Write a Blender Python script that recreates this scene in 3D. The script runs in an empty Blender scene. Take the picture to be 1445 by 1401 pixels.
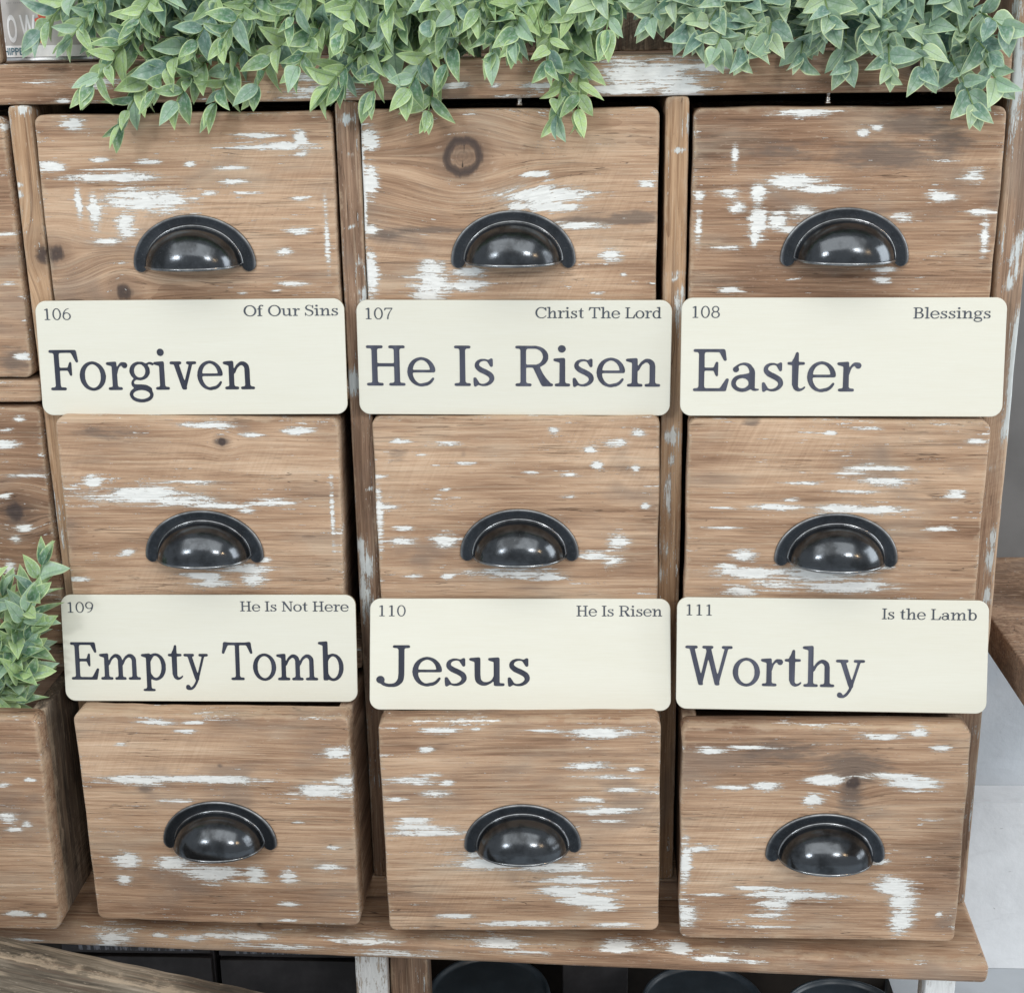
import bpy, math, random, json
import numpy as np
from mathutils import Matrix, Vector, Euler
random.seed(7)
SC=bpy.context.scene
COL=SC.collection
# ------------------------------------------------------------------ camera
cam_d=bpy.data.cameras.new('camera'); cam=bpy.data.objects.new('camera',cam_d); COL.objects.link(cam)
yaw,pitch,roll=.0492,.3108,-.0159
cf=Vector((-math.sin(yaw)*math.cos(pitch),math.cos(yaw)*math.cos(pitch),-math.sin(pitch)))
cr=Vector((math.cos(yaw),math.sin(yaw),0)); cu=cr.cross(cf)
r2=cr*math.cos(roll)+cu*math.sin(roll); u2=cu*math.cos(roll)-cr*math.sin(roll)
cam.matrix_world=Matrix.Translation((.0706,-1.168,.6775)) @ Matrix(((r2.x,u2.x,-cf.x),(r2.y,u2.y,-cf.y),(r2.z,u2.z,-cf.z))).to_4x4()
cam_d.sensor_width=36; cam_d.lens=36*2020.7/1445; cam_d.clip_end=60; cam_d.clip_start=.01
SC.camera=cam
# ------------------------------------------------------------------ light of the shop
w=bpy.data.worlds.new('World'); SC.world=w; w.use_nodes=True
w.node_tree.nodes['Background'].inputs[0].default_value=(.90,.95,1,1)
w.node_tree.nodes['Background'].inputs[1].default_value=.45
SC.view_settings.view_transform='Standard'; SC.view_settings.look='None'
SC.cycles.use_denoising=True; SC.cycles.denoising_prefilter='ACCURATE'
SC.view_settings.exposure=.14; SC.view_settings.gamma=1
def area(name,loc,target,sx,sy,power,colr):
    l=bpy.data.lights.new(name,'AREA'); l.shape='RECTANGLE'; l.size=sx; l.size_y=sy; l.energy=power; l.color=colr
    o=bpy.data.objects.new(name,l); COL.objects.link(o); o.location=loc
    o.rotation_euler=(Vector(target)-Vector(loc)).to_track_quat('-Z','Y').to_euler(); return o
area('ceiling_panel',(-.2,-2.4,3.3),(0,0,.25),5.6,3.0,100,(1,.985,.95))
area('window_left',(-2.3,-3.6,1.95),(-.1,0,.3),.62,.5,40,(.95,.98,1))
area('window_right',(1.95,-4.4,2.55),(0,0,.3),.75,.45,46,(1,.99,.97))
area('bulb_right',(2.7,-3.2,1.9),(0,0,.3),.14,.14,7,(1,.66,.36))

area('added_wall_fill',(3.2,-.45,1.1),(.4,.1,.0),1.8,1.8,46,(.95,.98,1))  # added fill lamp with no known source, brightens the wall at the right

# ------------------------------------------------------------------ data
GL=json.loads('{"F":[800,[[39,-4,71,-12,396,-12,421,-8,441,12,441,37,428,54,404,62,321,65,304,73,291,96,287,137,290,471,296,480,321,488,471,488,496,483,512,463,554,366,571,353,596,356,608,371,612,396,610,679,603,696,588,706,571,705,557,696,542,671,507,579,488,564,321,562,296,570,288,596,288,880,296,917,307,929,321,935,479,938,588,937,612,929,638,889,718,721,738,698,754,691,779,697,791,712,793,729,758,962,746,995,729,1008,688,1012,71,1012,46,1008,26,988,26,962,39,946,62,938,112,936,138,923,150,904,154,871,154,113,146,88,129,70,112,64,54,60,30,46,24,21,30,4]]],"E":[880,[[39,-4,54,-10,79,-12,754,-12,788,-8,804,5,865,262,860,288,837,301,812,298,790,279,671,88,646,66,621,62,338,63,312,68,298,79,291,96,287,129,288,454,296,480,321,488,488,486,501,479,512,463,542,387,562,357,579,351,592,354,603,363,610,379,612,663,608,688,596,702,571,705,554,693,535,654,511,587,496,568,472,562,387,562,312,563,296,570,290,579,287,879,291,904,298,921,312,932,338,937,621,935,632,929,646,913,738,743,754,728,779,724,802,738,807,762,777,971,766,996,746,1009,721,1012,221,1012,62,1012,46,1008,30,996,24,971,37,947,54,940,112,936,129,930,150,904,154,871,154,113,146,88,129,70,112,64,54,60,30,46,24,21,30,4]]],"H":[970,[[30,-4,62,-12,371,-12,396,-8,412,4,418,29,404,53,387,60,312,67,294,79,281,104,280,454,288,472,321,479,646,479,671,472,676,462,677,104,665,79,646,66,579,60,562,53,549,29,551,12,562,-3,596,-12,888,-12,921,-8,937,4,943,29,929,53,913,60,837,68,821,83,814,104,812,871,816,904,829,927,854,937,921,942,937,954,943,979,929,1003,904,1012,596,1012,562,1003,549,979,551,962,562,947,579,940,646,934,665,921,677,896,679,604,672,571,645,562,321,562,288,570,280,587,281,896,294,921,312,933,387,940,404,947,418,971,412,996,396,1008,379,1012,221,1012,54,1012,37,1008,22,996,16,971,29,947,46,940,104,937,128,929,141,913,146,879,145,104,138,80,121,67,46,60,29,53,17,37,16,21,22,4]]],"I":[410,[[22,-4,54,-12,354,-12,379,-8,399,12,399,37,386,54,363,62,312,64,288,77,275,96,271,129,271,888,279,913,296,930,312,936,371,940,395,954,401,979,395,996,386,1004,354,1012,54,1012,29,1008,9,988,9,962,29,942,96,937,121,927,134,904,138,871,136,104,129,83,112,68,37,60,21,53,9,37,7,21,13,4]]],"J":[800,[[241,-37,288,-45,404,-45,446,-35,488,-19,529,9,583,62,609,104,624,154,637,271,639,896,646,917,662,932,738,940,754,947,766,962,768,979,754,1003,729,1012,404,1010,387,1003,376,988,374,971,380,954,404,940,462,936,481,929,496,913,504,879,504,304,493,179,470,121,440,79,404,54,346,39,279,38,216,54,188,71,182,88,192,137,185,171,162,208,129,231,88,236,54,227,18,196,1,162,0,121,9,96,29,69,54,53,96,38,138,3,171,-16]]],"R":[920,[[39,-4,71,-12,363,-12,387,-8,403,4,409,29,396,53,379,60,329,63,304,71,288,88,280,113,280,438,286,454,296,460,338,463,421,462,438,456,449,446,626,46,654,0,671,-9,704,-12,871,-12,904,-3,918,21,912,46,896,58,871,67,852,79,754,195,673,321,621,437,612,462,615,479,704,536,742,571,782,629,801,679,804,762,793,812,764,871,712,926,679,953,612,986,512,1011,79,1012,54,1010,37,1003,24,979,30,954,54,940,104,937,129,928,144,904,146,862,145,104,138,80,121,67,54,60,30,46,24,21,30,4],[312,537,288,545,279,571,279,878,288,913,304,929,329,937,496,937,538,928,596,897,629,864,654,828,667,796,677,746,677,721,666,671,629,604,612,586,579,562,521,538]]],"T":[900,[[264,-4,296,-12,604,-12,629,-8,649,12,649,37,638,53,621,60,562,63,538,71,521,88,513,113,515,921,521,930,546,938,696,937,721,931,738,913,837,719,854,706,879,705,902,721,907,738,873,921,869,979,854,1011,837,1023,812,1028,688,1013,638,1012,221,1012,88,1028,54,1018,40,1004,32,988,27,921,-7,746,-2,721,21,705,46,706,64,721,162,913,179,931,206,938,363,937,379,930,387,913,387,113,379,88,362,71,338,63,279,60,262,53,251,37,249,21,255,4]]],"W":[1200,[[350,-4,379,-12,429,-10,446,-3,455,12,449,71,454,104,571,616,579,638,588,641,604,598,750,21,762,1,788,-11,846,-11,871,2,877,21,872,71,879,116,1083,913,1093,929,1104,935,1162,938,1186,946,1199,962,1201,979,1188,1003,1162,1012,962,1012,946,1008,930,996,924,979,930,954,946,942,988,930,991,913,846,335,829,291,821,287,804,327,779,426,659,913,662,930,696,947,708,962,708,988,696,1003,662,1012,462,1012,438,1003,426,988,426,962,438,947,454,940,504,935,515,929,529,898,533,862,429,393,408,312,404,303,396,301,379,344,238,913,238,921,246,933,288,942,303,954,309,971,304,994,288,1008,262,1012,37,1012,4,1003,-9,979,-8,962,4,947,21,940,88,934,97,929,106,913,326,37,335,12]]],"O":[970,[[383,-21,429,-29,554,-26,621,-9,662,7,738,50,779,83,829,133,876,196,925,296,951,387,961,446,962,496,961,546,951,612,932,688,881,796,834,862,779,917,738,950,671,990,621,1009,576,1021,521,1029,429,1029,396,1024,296,991,246,965,196,931,126,862,64,771,26,679,7,604,-4,504,7,396,26,321,69,221,126,137,196,69,246,35,296,9],[471,46,396,61,339,88,279,135,229,197,196,257,162,354,146,438,146,554,162,649,188,723,221,790,262,848,304,888,370,929,438,950,488,954,568,938,633,904,698,846,746,779,779,710,804,620,812,564,813,438,802,371,779,290,746,221,704,161,654,111,604,79,540,54]]],"C":[880,[[383,-21,429,-29,554,-26,612,-14,704,31,729,50,784,104,817,146,851,221,856,246,854,261,846,271,837,273,821,266,762,176,696,111,646,81,596,72,521,50,479,46,418,54,355,79,312,110,246,179,210,238,177,312,156,404,146,496,155,587,171,665,204,750,246,821,319,896,370,929,446,952,504,953,571,936,638,899,674,871,712,826,745,796,804,689,821,677,846,676,866,696,870,729,854,888,852,954,846,979,836,996,821,1004,804,1002,788,990,754,954,738,951,646,998,588,1018,538,1028,446,1029,396,1024,312,998,262,973,204,933,141,871,103,821,64,754,32,671,14,587,5,488,26,354,40,304,68,238,103,179,134,137,204,67,296,9]]],"S":[700,[[285,-21,329,-28,387,-24,471,2,529,36,583,88,616,137,649,213,662,271,659,321,643,379,619,429,588,472,529,516,396,583,269,638,229,661,204,686,188,712,175,746,171,779,175,812,188,854,208,888,235,913,278,938,312,950,346,955,387,952,429,942,471,922,517,888,540,854,579,771,596,706,612,693,629,693,646,706,653,729,654,954,650,988,629,1007,612,1007,597,996,590,979,587,921,579,900,571,902,529,943,471,981,396,1007,329,1012,279,1007,204,982,154,949,112,908,74,846,57,796,49,746,57,696,73,646,91,612,122,571,154,542,229,501,455,396,496,364,521,328,536,279,536,221,520,162,504,130,480,96,421,55,354,31,321,29,296,32,221,59,179,87,162,103,135,146,84,262,74,296,62,310,46,313,31,304,22,271,22,29,31,-4,44,-13,54,-13,62,-10,74,4,80,96,88,122,96,118,135,62,171,31,229,-2]]],"B":[820,[[39,-4,54,-10,79,-12,512,-9,588,10,646,39,699,79,739,129,765,179,777,221,778,304,765,363,731,421,696,459,662,489,595,529,589,538,591,546,646,595,672,629,698,679,709,721,712,771,705,812,691,854,658,913,621,949,571,982,529,999,479,1011,71,1012,46,1008,30,996,24,971,37,947,54,940,104,937,128,929,141,913,146,879,145,104,138,80,121,67,54,60,30,46,24,21,30,4],[346,62,321,64,304,71,288,88,280,113,282,471,288,480,304,487,404,487,496,475,546,455,573,438,597,412,621,372,638,329,646,288,645,246,638,210,621,164,579,110,550,88,517,71,479,63],[312,562,288,570,279,596,279,878,288,912,312,933,363,938,462,935,488,928,514,913,538,889,554,863,571,826,578,796,577,721,569,688,554,655,521,613,476,587,404,563]]],"L":[800,[[39,-4,54,-10,79,-12,704,-12,729,-8,750,12,756,79,797,312,792,338,771,351,746,347,728,329,629,98,612,71,579,62,338,62,312,67,296,78,284,96,279,121,279,462,281,896,294,921,312,933,379,940,396,947,408,962,408,988,387,1008,354,1012,71,1012,46,1008,29,994,24,971,37,947,54,940,104,937,128,929,141,913,146,879,145,104,138,80,121,67,54,60,30,46,24,21,30,4]]],"N":[950,[[39,-4,71,-12,304,-12,329,-8,349,12,349,37,336,54,312,62,238,65,228,71,222,88,221,679,223,704,229,720,238,716,254,695,678,12,704,-7,729,-12,788,-10,812,4,819,21,821,46,822,913,828,929,837,935,929,942,945,954,951,979,945,996,921,1010,712,1012,646,1008,630,996,624,971,630,954,646,942,729,935,739,929,745,913,746,221,744,188,738,173,729,177,704,213,270,988,246,1007,213,1012,62,1012,46,1008,30,996,24,979,30,954,46,942,88,936,104,929,139,879,146,837,145,88,139,71,129,65,62,62,37,53,26,37,24,21,30,4]]],"o":[700,[[287,-21,354,-29,421,-18,488,5,538,36,579,72,628,129,660,188,686,271,694,346,684,421,665,488,626,562,579,618,529,659,454,698,404,711,346,719,271,709,196,682,146,650,103,612,69,571,42,529,18,471,-1,387,-2,312,15,229,34,179,69,121,112,67,162,28,229,-6],[304,53,263,71,219,104,188,146,162,195,139,279,139,404,150,462,162,497,188,545,221,588,264,621,302,638,346,645,387,638,421,623,457,596,496,554,521,513,539,462,553,396,553,288,538,223,521,179,496,137,462,97,428,71,387,53,346,46]]],"e":[690,[[287,-21,329,-28,371,-27,421,-15,471,-9,521,14,562,42,605,88,644,154,648,171,645,188,629,202,604,197,538,121,503,96,468,79,329,49,296,53,271,63,236,88,211,113,188,146,162,196,146,243,138,296,146,322,179,329,629,330,662,338,677,363,677,412,666,462,641,521,618,562,588,601,538,649,488,682,412,709,354,719,329,718,271,708,221,691,171,664,121,625,77,571,51,529,18,438,6,338,20,246,56,154,94,96,121,66,146,44,204,6],[171,396,154,399,143,412,154,476,179,530,204,571,250,612,304,639,329,645,363,645,413,629,469,587,504,542,529,493,548,421,546,407,538,399,512,396]]],"r":[560,[[47,-4,79,-12,363,-12,387,-8,403,4,409,29,396,53,379,60,312,67,296,79,282,104,280,379,324,521,346,562,371,588,387,599,404,603,412,597,438,560,454,548,479,540,512,542,534,554,551,571,565,612,564,629,554,654,540,671,521,684,471,692,421,694,387,684,346,650,296,583,288,579,280,604,277,679,270,696,254,708,238,710,37,695,21,691,5,679,1,654,13,635,37,622,129,597,140,587,146,563,144,96,138,79,121,66,62,60,38,46,32,21,38,4]]],"g":[680,[[221,-321,271,-329,379,-329,471,-310,529,-286,571,-258,608,-221,631,-179,642,-138,639,-104,613,-37,607,21,597,37,579,53,504,99,446,118,329,129,213,129,171,137,154,144,146,154,141,179,154,207,196,240,221,244,312,231,379,241,446,264,513,312,557,371,574,412,578,438,576,521,565,554,535,604,534,621,546,632,562,637,588,635,612,625,646,612,662,610,683,621,689,638,685,654,671,670,621,692,596,695,562,692,496,664,479,662,412,690,371,701,254,702,188,682,129,648,86,604,52,546,38,479,39,446,49,404,78,346,136,279,129,263,95,229,77,196,71,162,73,121,86,88,126,46,129,37,125,29,67,-13,36,-46,13,-96,8,-121,10,-146,31,-204,79,-258,129,-290,179,-310],[312,-246,221,-231,155,-204,129,-186,112,-165,103,-146,102,-121,112,-96,127,-79,175,-46,246,-23,338,-14,431,-29,491,-54,514,-71,538,-96,547,-112,548,-138,539,-162,527,-179,479,-213,412,-235,354,-245],[296,304,262,309,239,321,213,343,188,371,165,429,163,496,179,555,213,598,262,629,288,636,315,638,346,633,377,621,429,572,454,519,462,462,446,396,412,345,379,321,354,309]]],"i":[400,[[39,-4,71,-12,346,-12,371,-8,391,12,391,37,379,53,363,60,321,63,296,71,279,88,273,104,270,671,266,688,254,703,229,711,21,694,4,687,-7,671,-8,654,4,635,29,622,121,597,132,587,138,563,135,96,128,79,112,67,54,60,30,46,24,21,30,4],[162,846,196,840,229,849,258,871,279,904,285,938,273,979,254,1004,225,1021,188,1028,154,1022,126,1004,103,971,97,929,110,888,130,862]]],"v":[700,[[325,-4,346,-11,396,-11,412,-8,427,4,432,21,429,54,433,79,596,610,604,621,621,628,688,634,708,654,709,671,703,688,688,700,671,703,479,703,462,700,447,688,441,671,447,646,462,634,496,625,504,612,504,604,390,238,379,228,363,257,259,604,262,623,296,634,312,646,318,671,312,688,296,700,279,703,54,704,29,700,9,679,9,654,22,638,37,631,104,626,121,612,298,37,309,12]]],"n":[820,[[39,-4,71,-12,346,-12,371,-8,387,4,393,29,379,53,363,60,304,66,288,77,275,96,271,129,272,371,279,387,302,404,315,421,346,489,379,539,438,587,471,600,496,596,521,578,539,554,552,521,554,113,549,88,536,71,512,63,471,60,454,53,442,37,442,12,454,-3,479,-12,779,-10,796,-3,808,12,809,29,803,46,788,58,729,64,703,79,692,96,688,121,686,504,668,587,648,621,625,646,588,673,546,690,496,695,454,689,421,672,366,629,334,596,288,526,279,521,271,554,269,679,254,703,229,711,29,695,13,691,-4,677,-8,654,1,638,21,625,122,596,135,579,138,554,136,104,129,83,112,68,54,60,30,46,24,21,30,4]]],"m":[1250,[[39,-4,71,-12,346,-12,371,-8,387,4,393,29,379,53,363,60,304,66,288,77,275,96,271,129,272,371,279,387,302,404,315,421,346,489,379,539,438,587,471,600,496,596,521,578,539,554,552,521,554,122,546,88,531,71,512,64,471,58,455,46,449,29,455,4,471,-8,488,-12,621,-12,754,-12,771,-8,787,4,793,29,779,53,762,60,712,68,698,79,691,96,687,129,689,371,696,387,724,421,771,512,795,546,850,587,888,602,921,592,955,562,970,521,971,462,969,96,962,79,946,66,888,60,863,46,857,29,863,4,888,-10,1188,-12,1212,-3,1224,12,1224,37,1212,53,1196,60,1138,67,1121,79,1107,104,1102,538,1092,579,1080,604,1029,658,988,683,954,694,896,695,854,684,779,634,736,587,696,527,688,527,659,604,638,633,612,656,579,677,546,690,512,695,471,694,429,678,371,634,334,596,288,526,279,521,271,554,270,671,262,696,246,708,229,711,121,703,13,691,-3,679,-8,663,-5,646,13,629,122,596,132,587,138,563,136,104,129,83,112,68,54,60,30,46,24,21,30,4]]],"h":[820,[[39,-4,71,-12,346,-12,371,-8,387,4,393,29,379,53,363,60,304,66,288,77,275,96,271,129,272,371,279,387,302,404,315,421,346,489,379,539,439,587,462,599,479,601,496,596,529,569,546,541,553,512,554,113,549,88,536,71,512,63,471,60,454,53,440,29,446,6,462,-8,488,-12,762,-12,795,-4,803,4,809,21,803,46,779,60,738,63,713,71,696,88,690,104,687,404,686,504,668,587,648,621,621,649,579,677,546,690,512,695,471,694,421,672,379,641,341,604,288,526,279,521,271,562,271,996,266,1029,254,1044,229,1050,37,1036,12,1029,1,1021,-7,1004,-5,988,4,974,29,961,121,937,131,929,138,904,137,113,131,88,118,71,96,63,46,58,30,46,24,21,30,4]]],"u":[820,[[572,-4,604,-12,762,-12,788,-3,801,21,799,37,786,54,771,60,704,65,695,71,688,88,687,663,683,688,662,708,638,710,462,695,446,691,430,679,426,654,438,634,471,618,538,598,552,579,554,279,551,238,529,185,507,146,480,121,451,104,404,89,354,88,324,96,296,118,271,149,263,179,254,288,253,671,245,696,229,708,213,710,29,694,5,679,-1,663,2,646,16,629,104,598,119,579,122,238,133,146,151,96,184,54,238,18,288,-1,338,-4,379,1,421,17,479,49,538,97,546,99,553,79,556,21,563,4]]],"s":[580,[[64,-21,79,-26,96,-24,154,14,171,13,213,-2,254,-11,321,-11,371,-1,429,26,454,42,492,79,517,113,534,154,536,213,518,271,491,312,462,339,412,373,338,416,270,446,205,488,182,512,176,538,188,576,213,600,238,613,279,626,321,627,354,617,372,604,439,488,454,477,479,476,500,496,504,521,503,654,500,671,486,688,471,692,454,690,411,663,387,656,312,677,246,678,213,674,146,647,112,617,90,587,74,546,72,496,82,454,102,421,146,374,179,347,314,279,379,237,397,221,412,196,419,162,412,140,396,113,361,79,296,50,238,46,204,55,181,71,104,200,79,210,54,206,44,196,38,179,38,96,48,4,55,-13]]],"t":[480,[[270,-4,296,-11,329,-10,387,10,438,46,462,79,465,96,454,109,438,108,389,71,346,61,329,65,312,77,293,113,299,612,304,622,321,628,421,634,437,646,443,663,437,688,421,700,321,705,304,711,297,729,296,796,295,896,291,921,271,941,246,939,226,921,188,809,155,754,139,712,121,705,54,700,38,688,32,671,38,646,54,634,129,626,143,612,149,154,181,71,196,44,229,14]]],"a":[700,[[229,-21,296,-29,371,-18,421,1,479,34,496,31,538,6,571,-3,621,0,662,10,682,21,687,37,679,47,604,58,594,62,586,79,587,438,580,488,559,538,488,633,438,666,371,684,312,685,229,664,171,633,77,562,68,546,64,521,67,496,77,479,96,460,112,451,154,450,188,469,204,496,208,529,194,571,196,585,204,595,229,609,265,621,296,626,321,623,355,612,396,587,429,538,448,488,452,446,438,428,296,398,238,393,171,373,129,353,104,334,67,296,43,254,31,213,30,162,40,121,57,88,88,50,129,19,179,-7],[279,62,229,72,197,88,179,102,151,137,142,162,139,188,155,238,171,259,194,279,238,300,296,310,358,296,404,265,421,244,432,221,437,171,432,146,422,129,371,81,329,65]]],"y":[740,[[97,-279,129,-286,196,-286,221,-281,254,-265,288,-241,333,-196,399,-96,428,-29,452,4,462,77,622,604,633,621,646,627,704,630,728,638,741,654,743,671,729,695,704,703,496,703,479,700,463,688,457,663,471,638,488,631,538,626,546,618,547,604,429,208,421,192,412,188,404,196,383,254,270,604,272,621,304,633,320,646,326,671,320,688,304,700,288,703,71,704,29,700,13,686,7,663,21,638,46,630,112,627,125,621,136,604,317,54,349,-21,346,-37,329,-72,288,-137,246,-182,219,-204,196,-208,162,-160,129,-142,96,-142,79,-149,63,-162,48,-196,51,-238,68,-262]]],"p":[760,[[39,-312,71,-320,329,-321,363,-319,379,-312,387,-302,391,-288,387,-273,379,-263,363,-256,304,-250,287,-238,274,-213,271,-23,279,4,296,4,346,-16,404,-28,446,-27,496,-16,554,9,604,44,633,71,669,121,706,196,726,271,727,412,708,488,683,546,656,587,613,638,538,690,488,707,429,719,354,709,288,685,274,688,246,708,229,711,21,694,-3,679,-8,654,4,635,29,622,121,597,132,587,138,562,137,-204,129,-229,112,-246,96,-252,46,-259,30,-271,27,-296],[387,53,363,64,338,86,289,146,275,179,271,221,271,471,287,512,353,612,369,629,387,639,412,644,438,641,471,629,498,612,529,579,554,539,571,501,595,396,595,296,571,190,529,111,489,71,462,56,421,47]]],"b":[760,[[366,-21,396,-27,438,-28,512,-10,571,19,633,71,674,129,709,204,728,288,728,404,708,488,673,562,621,630,562,676,529,693,488,707,421,719,354,709,296,688,279,688,271,712,271,954,268,1021,254,1043,238,1050,13,1034,-9,1021,-17,996,-12,979,-3,971,104,938,115,929,120,913,121,54,125,12,138,-4,154,-10,238,-11,279,8],[387,53,354,70,312,111,288,147,275,179,271,221,272,496,279,521,304,569,355,621,384,638,412,644,438,641,471,629,498,612,529,579,554,539,571,501,595,396,595,296,571,190,529,111,489,71,462,56,421,47]]],"d":[780,[[287,-21,329,-28,363,-27,412,-17,479,6,529,-12,688,-12,712,-3,726,21,724,37,711,54,696,60,638,65,628,71,622,88,621,988,616,1029,604,1044,579,1050,379,1035,362,1029,346,1012,345,988,363,968,470,938,485,921,488,729,485,696,479,688,471,686,404,709,329,719,254,702,196,676,167,654,124,612,85,562,48,479,30,396,30,296,41,238,60,179,85,129,137,62,171,33,229,-3],[304,53,271,71,246,93,204,154,173,254,163,321,163,371,173,438,188,494,204,536,221,563,246,598,272,621,307,638,346,644,379,636,412,615,454,571,482,521,488,488,487,196,479,162,462,130,420,79,395,62,363,49,338,46]]],"f":[500,[[47,-4,79,-12,363,-12,387,-8,408,12,408,37,396,53,379,60,312,68,296,83,289,104,288,596,295,621,304,626,404,634,420,646,426,671,420,688,404,700,312,705,295,712,288,729,279,862,286,904,304,947,321,972,346,990,363,992,374,988,396,938,412,921,433,913,454,910,479,916,496,928,509,946,515,971,514,988,504,1012,488,1029,438,1049,354,1061,321,1057,262,1031,213,991,177,938,141,804,137,729,130,712,112,705,54,700,34,679,34,654,46,638,62,631,112,628,129,622,135,612,138,587,137,96,133,79,121,67,62,60,38,46,32,21,38,4]]],"l":[400,[[39,-4,71,-12,354,-12,379,-3,393,21,387,46,371,58,312,64,296,71,279,88,271,113,270,1004,262,1038,246,1049,229,1050,29,1035,4,1023,-7,1004,-5,988,8,971,37,959,121,937,131,929,138,904,137,104,129,80,120,71,96,63,54,60,30,46,24,21,30,4]]],"0":[700,[[279,-21,312,-28,354,-29,387,-26,412,-18,462,11,517,62,565,129,590,179,618,254,644,371,654,462,653,546,641,646,610,771,574,854,524,929,462,989,404,1021,354,1029,288,1024,229,997,167,946,110,862,76,788,51,704,31,587,30,429,39,354,59,262,93,171,136,96,175,46,229,3],[321,44,279,63,236,104,204,155,171,239,150,321,139,396,138,589,148,671,171,761,196,827,221,873,246,907,281,938,329,958,363,956,412,929,437,904,479,838,504,777,521,720,545,579,546,436,535,354,517,262,471,146,430,88,400,62,354,42]]],"1":[700,[[164,-4,179,-10,204,-12,521,-12,553,-4,565,12,561,37,546,50,438,57,428,62,422,79,420,962,413,996,387,1014,354,1017,312,1006,277,979,171,918,157,904,150,888,154,867,171,855,204,855,271,866,287,862,295,846,296,829,295,79,289,62,279,57,188,53,164,46,155,37,150,21,155,4]]],"6":[700,[[275,-21,329,-29,412,-24,462,-8,529,34,573,79,616,146,641,213,652,279,651,346,641,404,623,454,581,529,512,598,446,635,363,653,312,649,271,640,213,618,201,621,201,638,213,673,262,779,310,846,381,913,446,954,536,971,548,988,538,1005,521,1010,488,1011,429,999,371,974,321,943,288,917,226,854,164,762,118,671,94,604,82,554,70,446,48,338,47,288,57,221,77,162,103,113,141,62,179,27,238,-8],[321,45,287,54,246,79,204,125,179,170,162,215,149,304,161,354,169,429,188,470,211,504,246,539,288,566,329,578,371,578,404,569,446,546,479,515,504,483,521,454,538,407,552,329,553,296,543,238,529,190,504,138,479,102,442,71,404,51,354,41]]],"9":[700,[[153,-4,179,-11,221,-9,262,1,304,18,363,53,404,84,450,129,483,171,549,279,594,387,609,454,644,688,632,779,615,829,591,879,550,938,488,989,454,1007,396,1026,321,1029,271,1024,193,988,154,959,111,913,67,837,51,788,39,721,39,654,51,587,76,521,108,471,146,426,196,389,246,365,312,349,346,347,412,358,479,382,488,381,491,371,479,331,446,255,404,187,374,146,329,102,262,54,229,40,171,34,154,28,144,12],[296,428,244,454,202,496,179,528,162,565,146,622,138,671,140,729,152,788,171,838,196,879,226,913,262,938,302,954,338,960,374,954,419,938,454,912,488,873,513,829,529,782,537,738,528,604,520,571,496,521,471,486,438,454,408,438,363,423,329,421]]],"7":[700,[[262,-13,279,-17,296,-15,312,-5,324,12,336,96,338,196,347,262,387,436,454,621,521,757,623,938,627,979,612,1004,588,1012,104,1011,84,1004,69,988,54,904,43,804,54,781,71,775,88,777,104,790,154,902,163,913,179,919,504,921,529,918,539,913,540,904,534,888,451,746,368,579,315,454,276,338,249,213,231,46,237,12,246,-1]]],"8":[700,[[258,-21,304,-29,396,-27,462,-7,504,16,546,49,594,104,627,171,643,246,644,271,633,338,608,404,574,454,546,484,509,512,499,529,548,596,582,671,594,746,582,829,558,888,521,941,471,982,421,1008,371,1020,304,1019,254,1006,213,984,166,946,132,904,107,854,91,796,89,712,107,646,132,596,173,546,182,529,172,512,101,446,64,387,39,304,41,221,67,137,86,104,118,62,179,14,221,-8],[304,45,262,59,229,79,204,102,179,138,159,179,148,221,147,304,162,360,179,394,238,456,263,471,288,478,372,479,404,475,433,462,465,438,496,400,513,371,529,324,537,279,535,238,524,188,504,145,488,119,448,79,405,54,378,46,338,40],[312,562,288,566,258,579,237,596,213,630,196,663,183,704,180,779,196,838,213,871,238,905,271,929,296,941,354,946,387,939,412,928,462,879,492,812,502,762,502,738,492,688,479,653,462,621,432,587,410,571,387,564]]]}')
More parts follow.
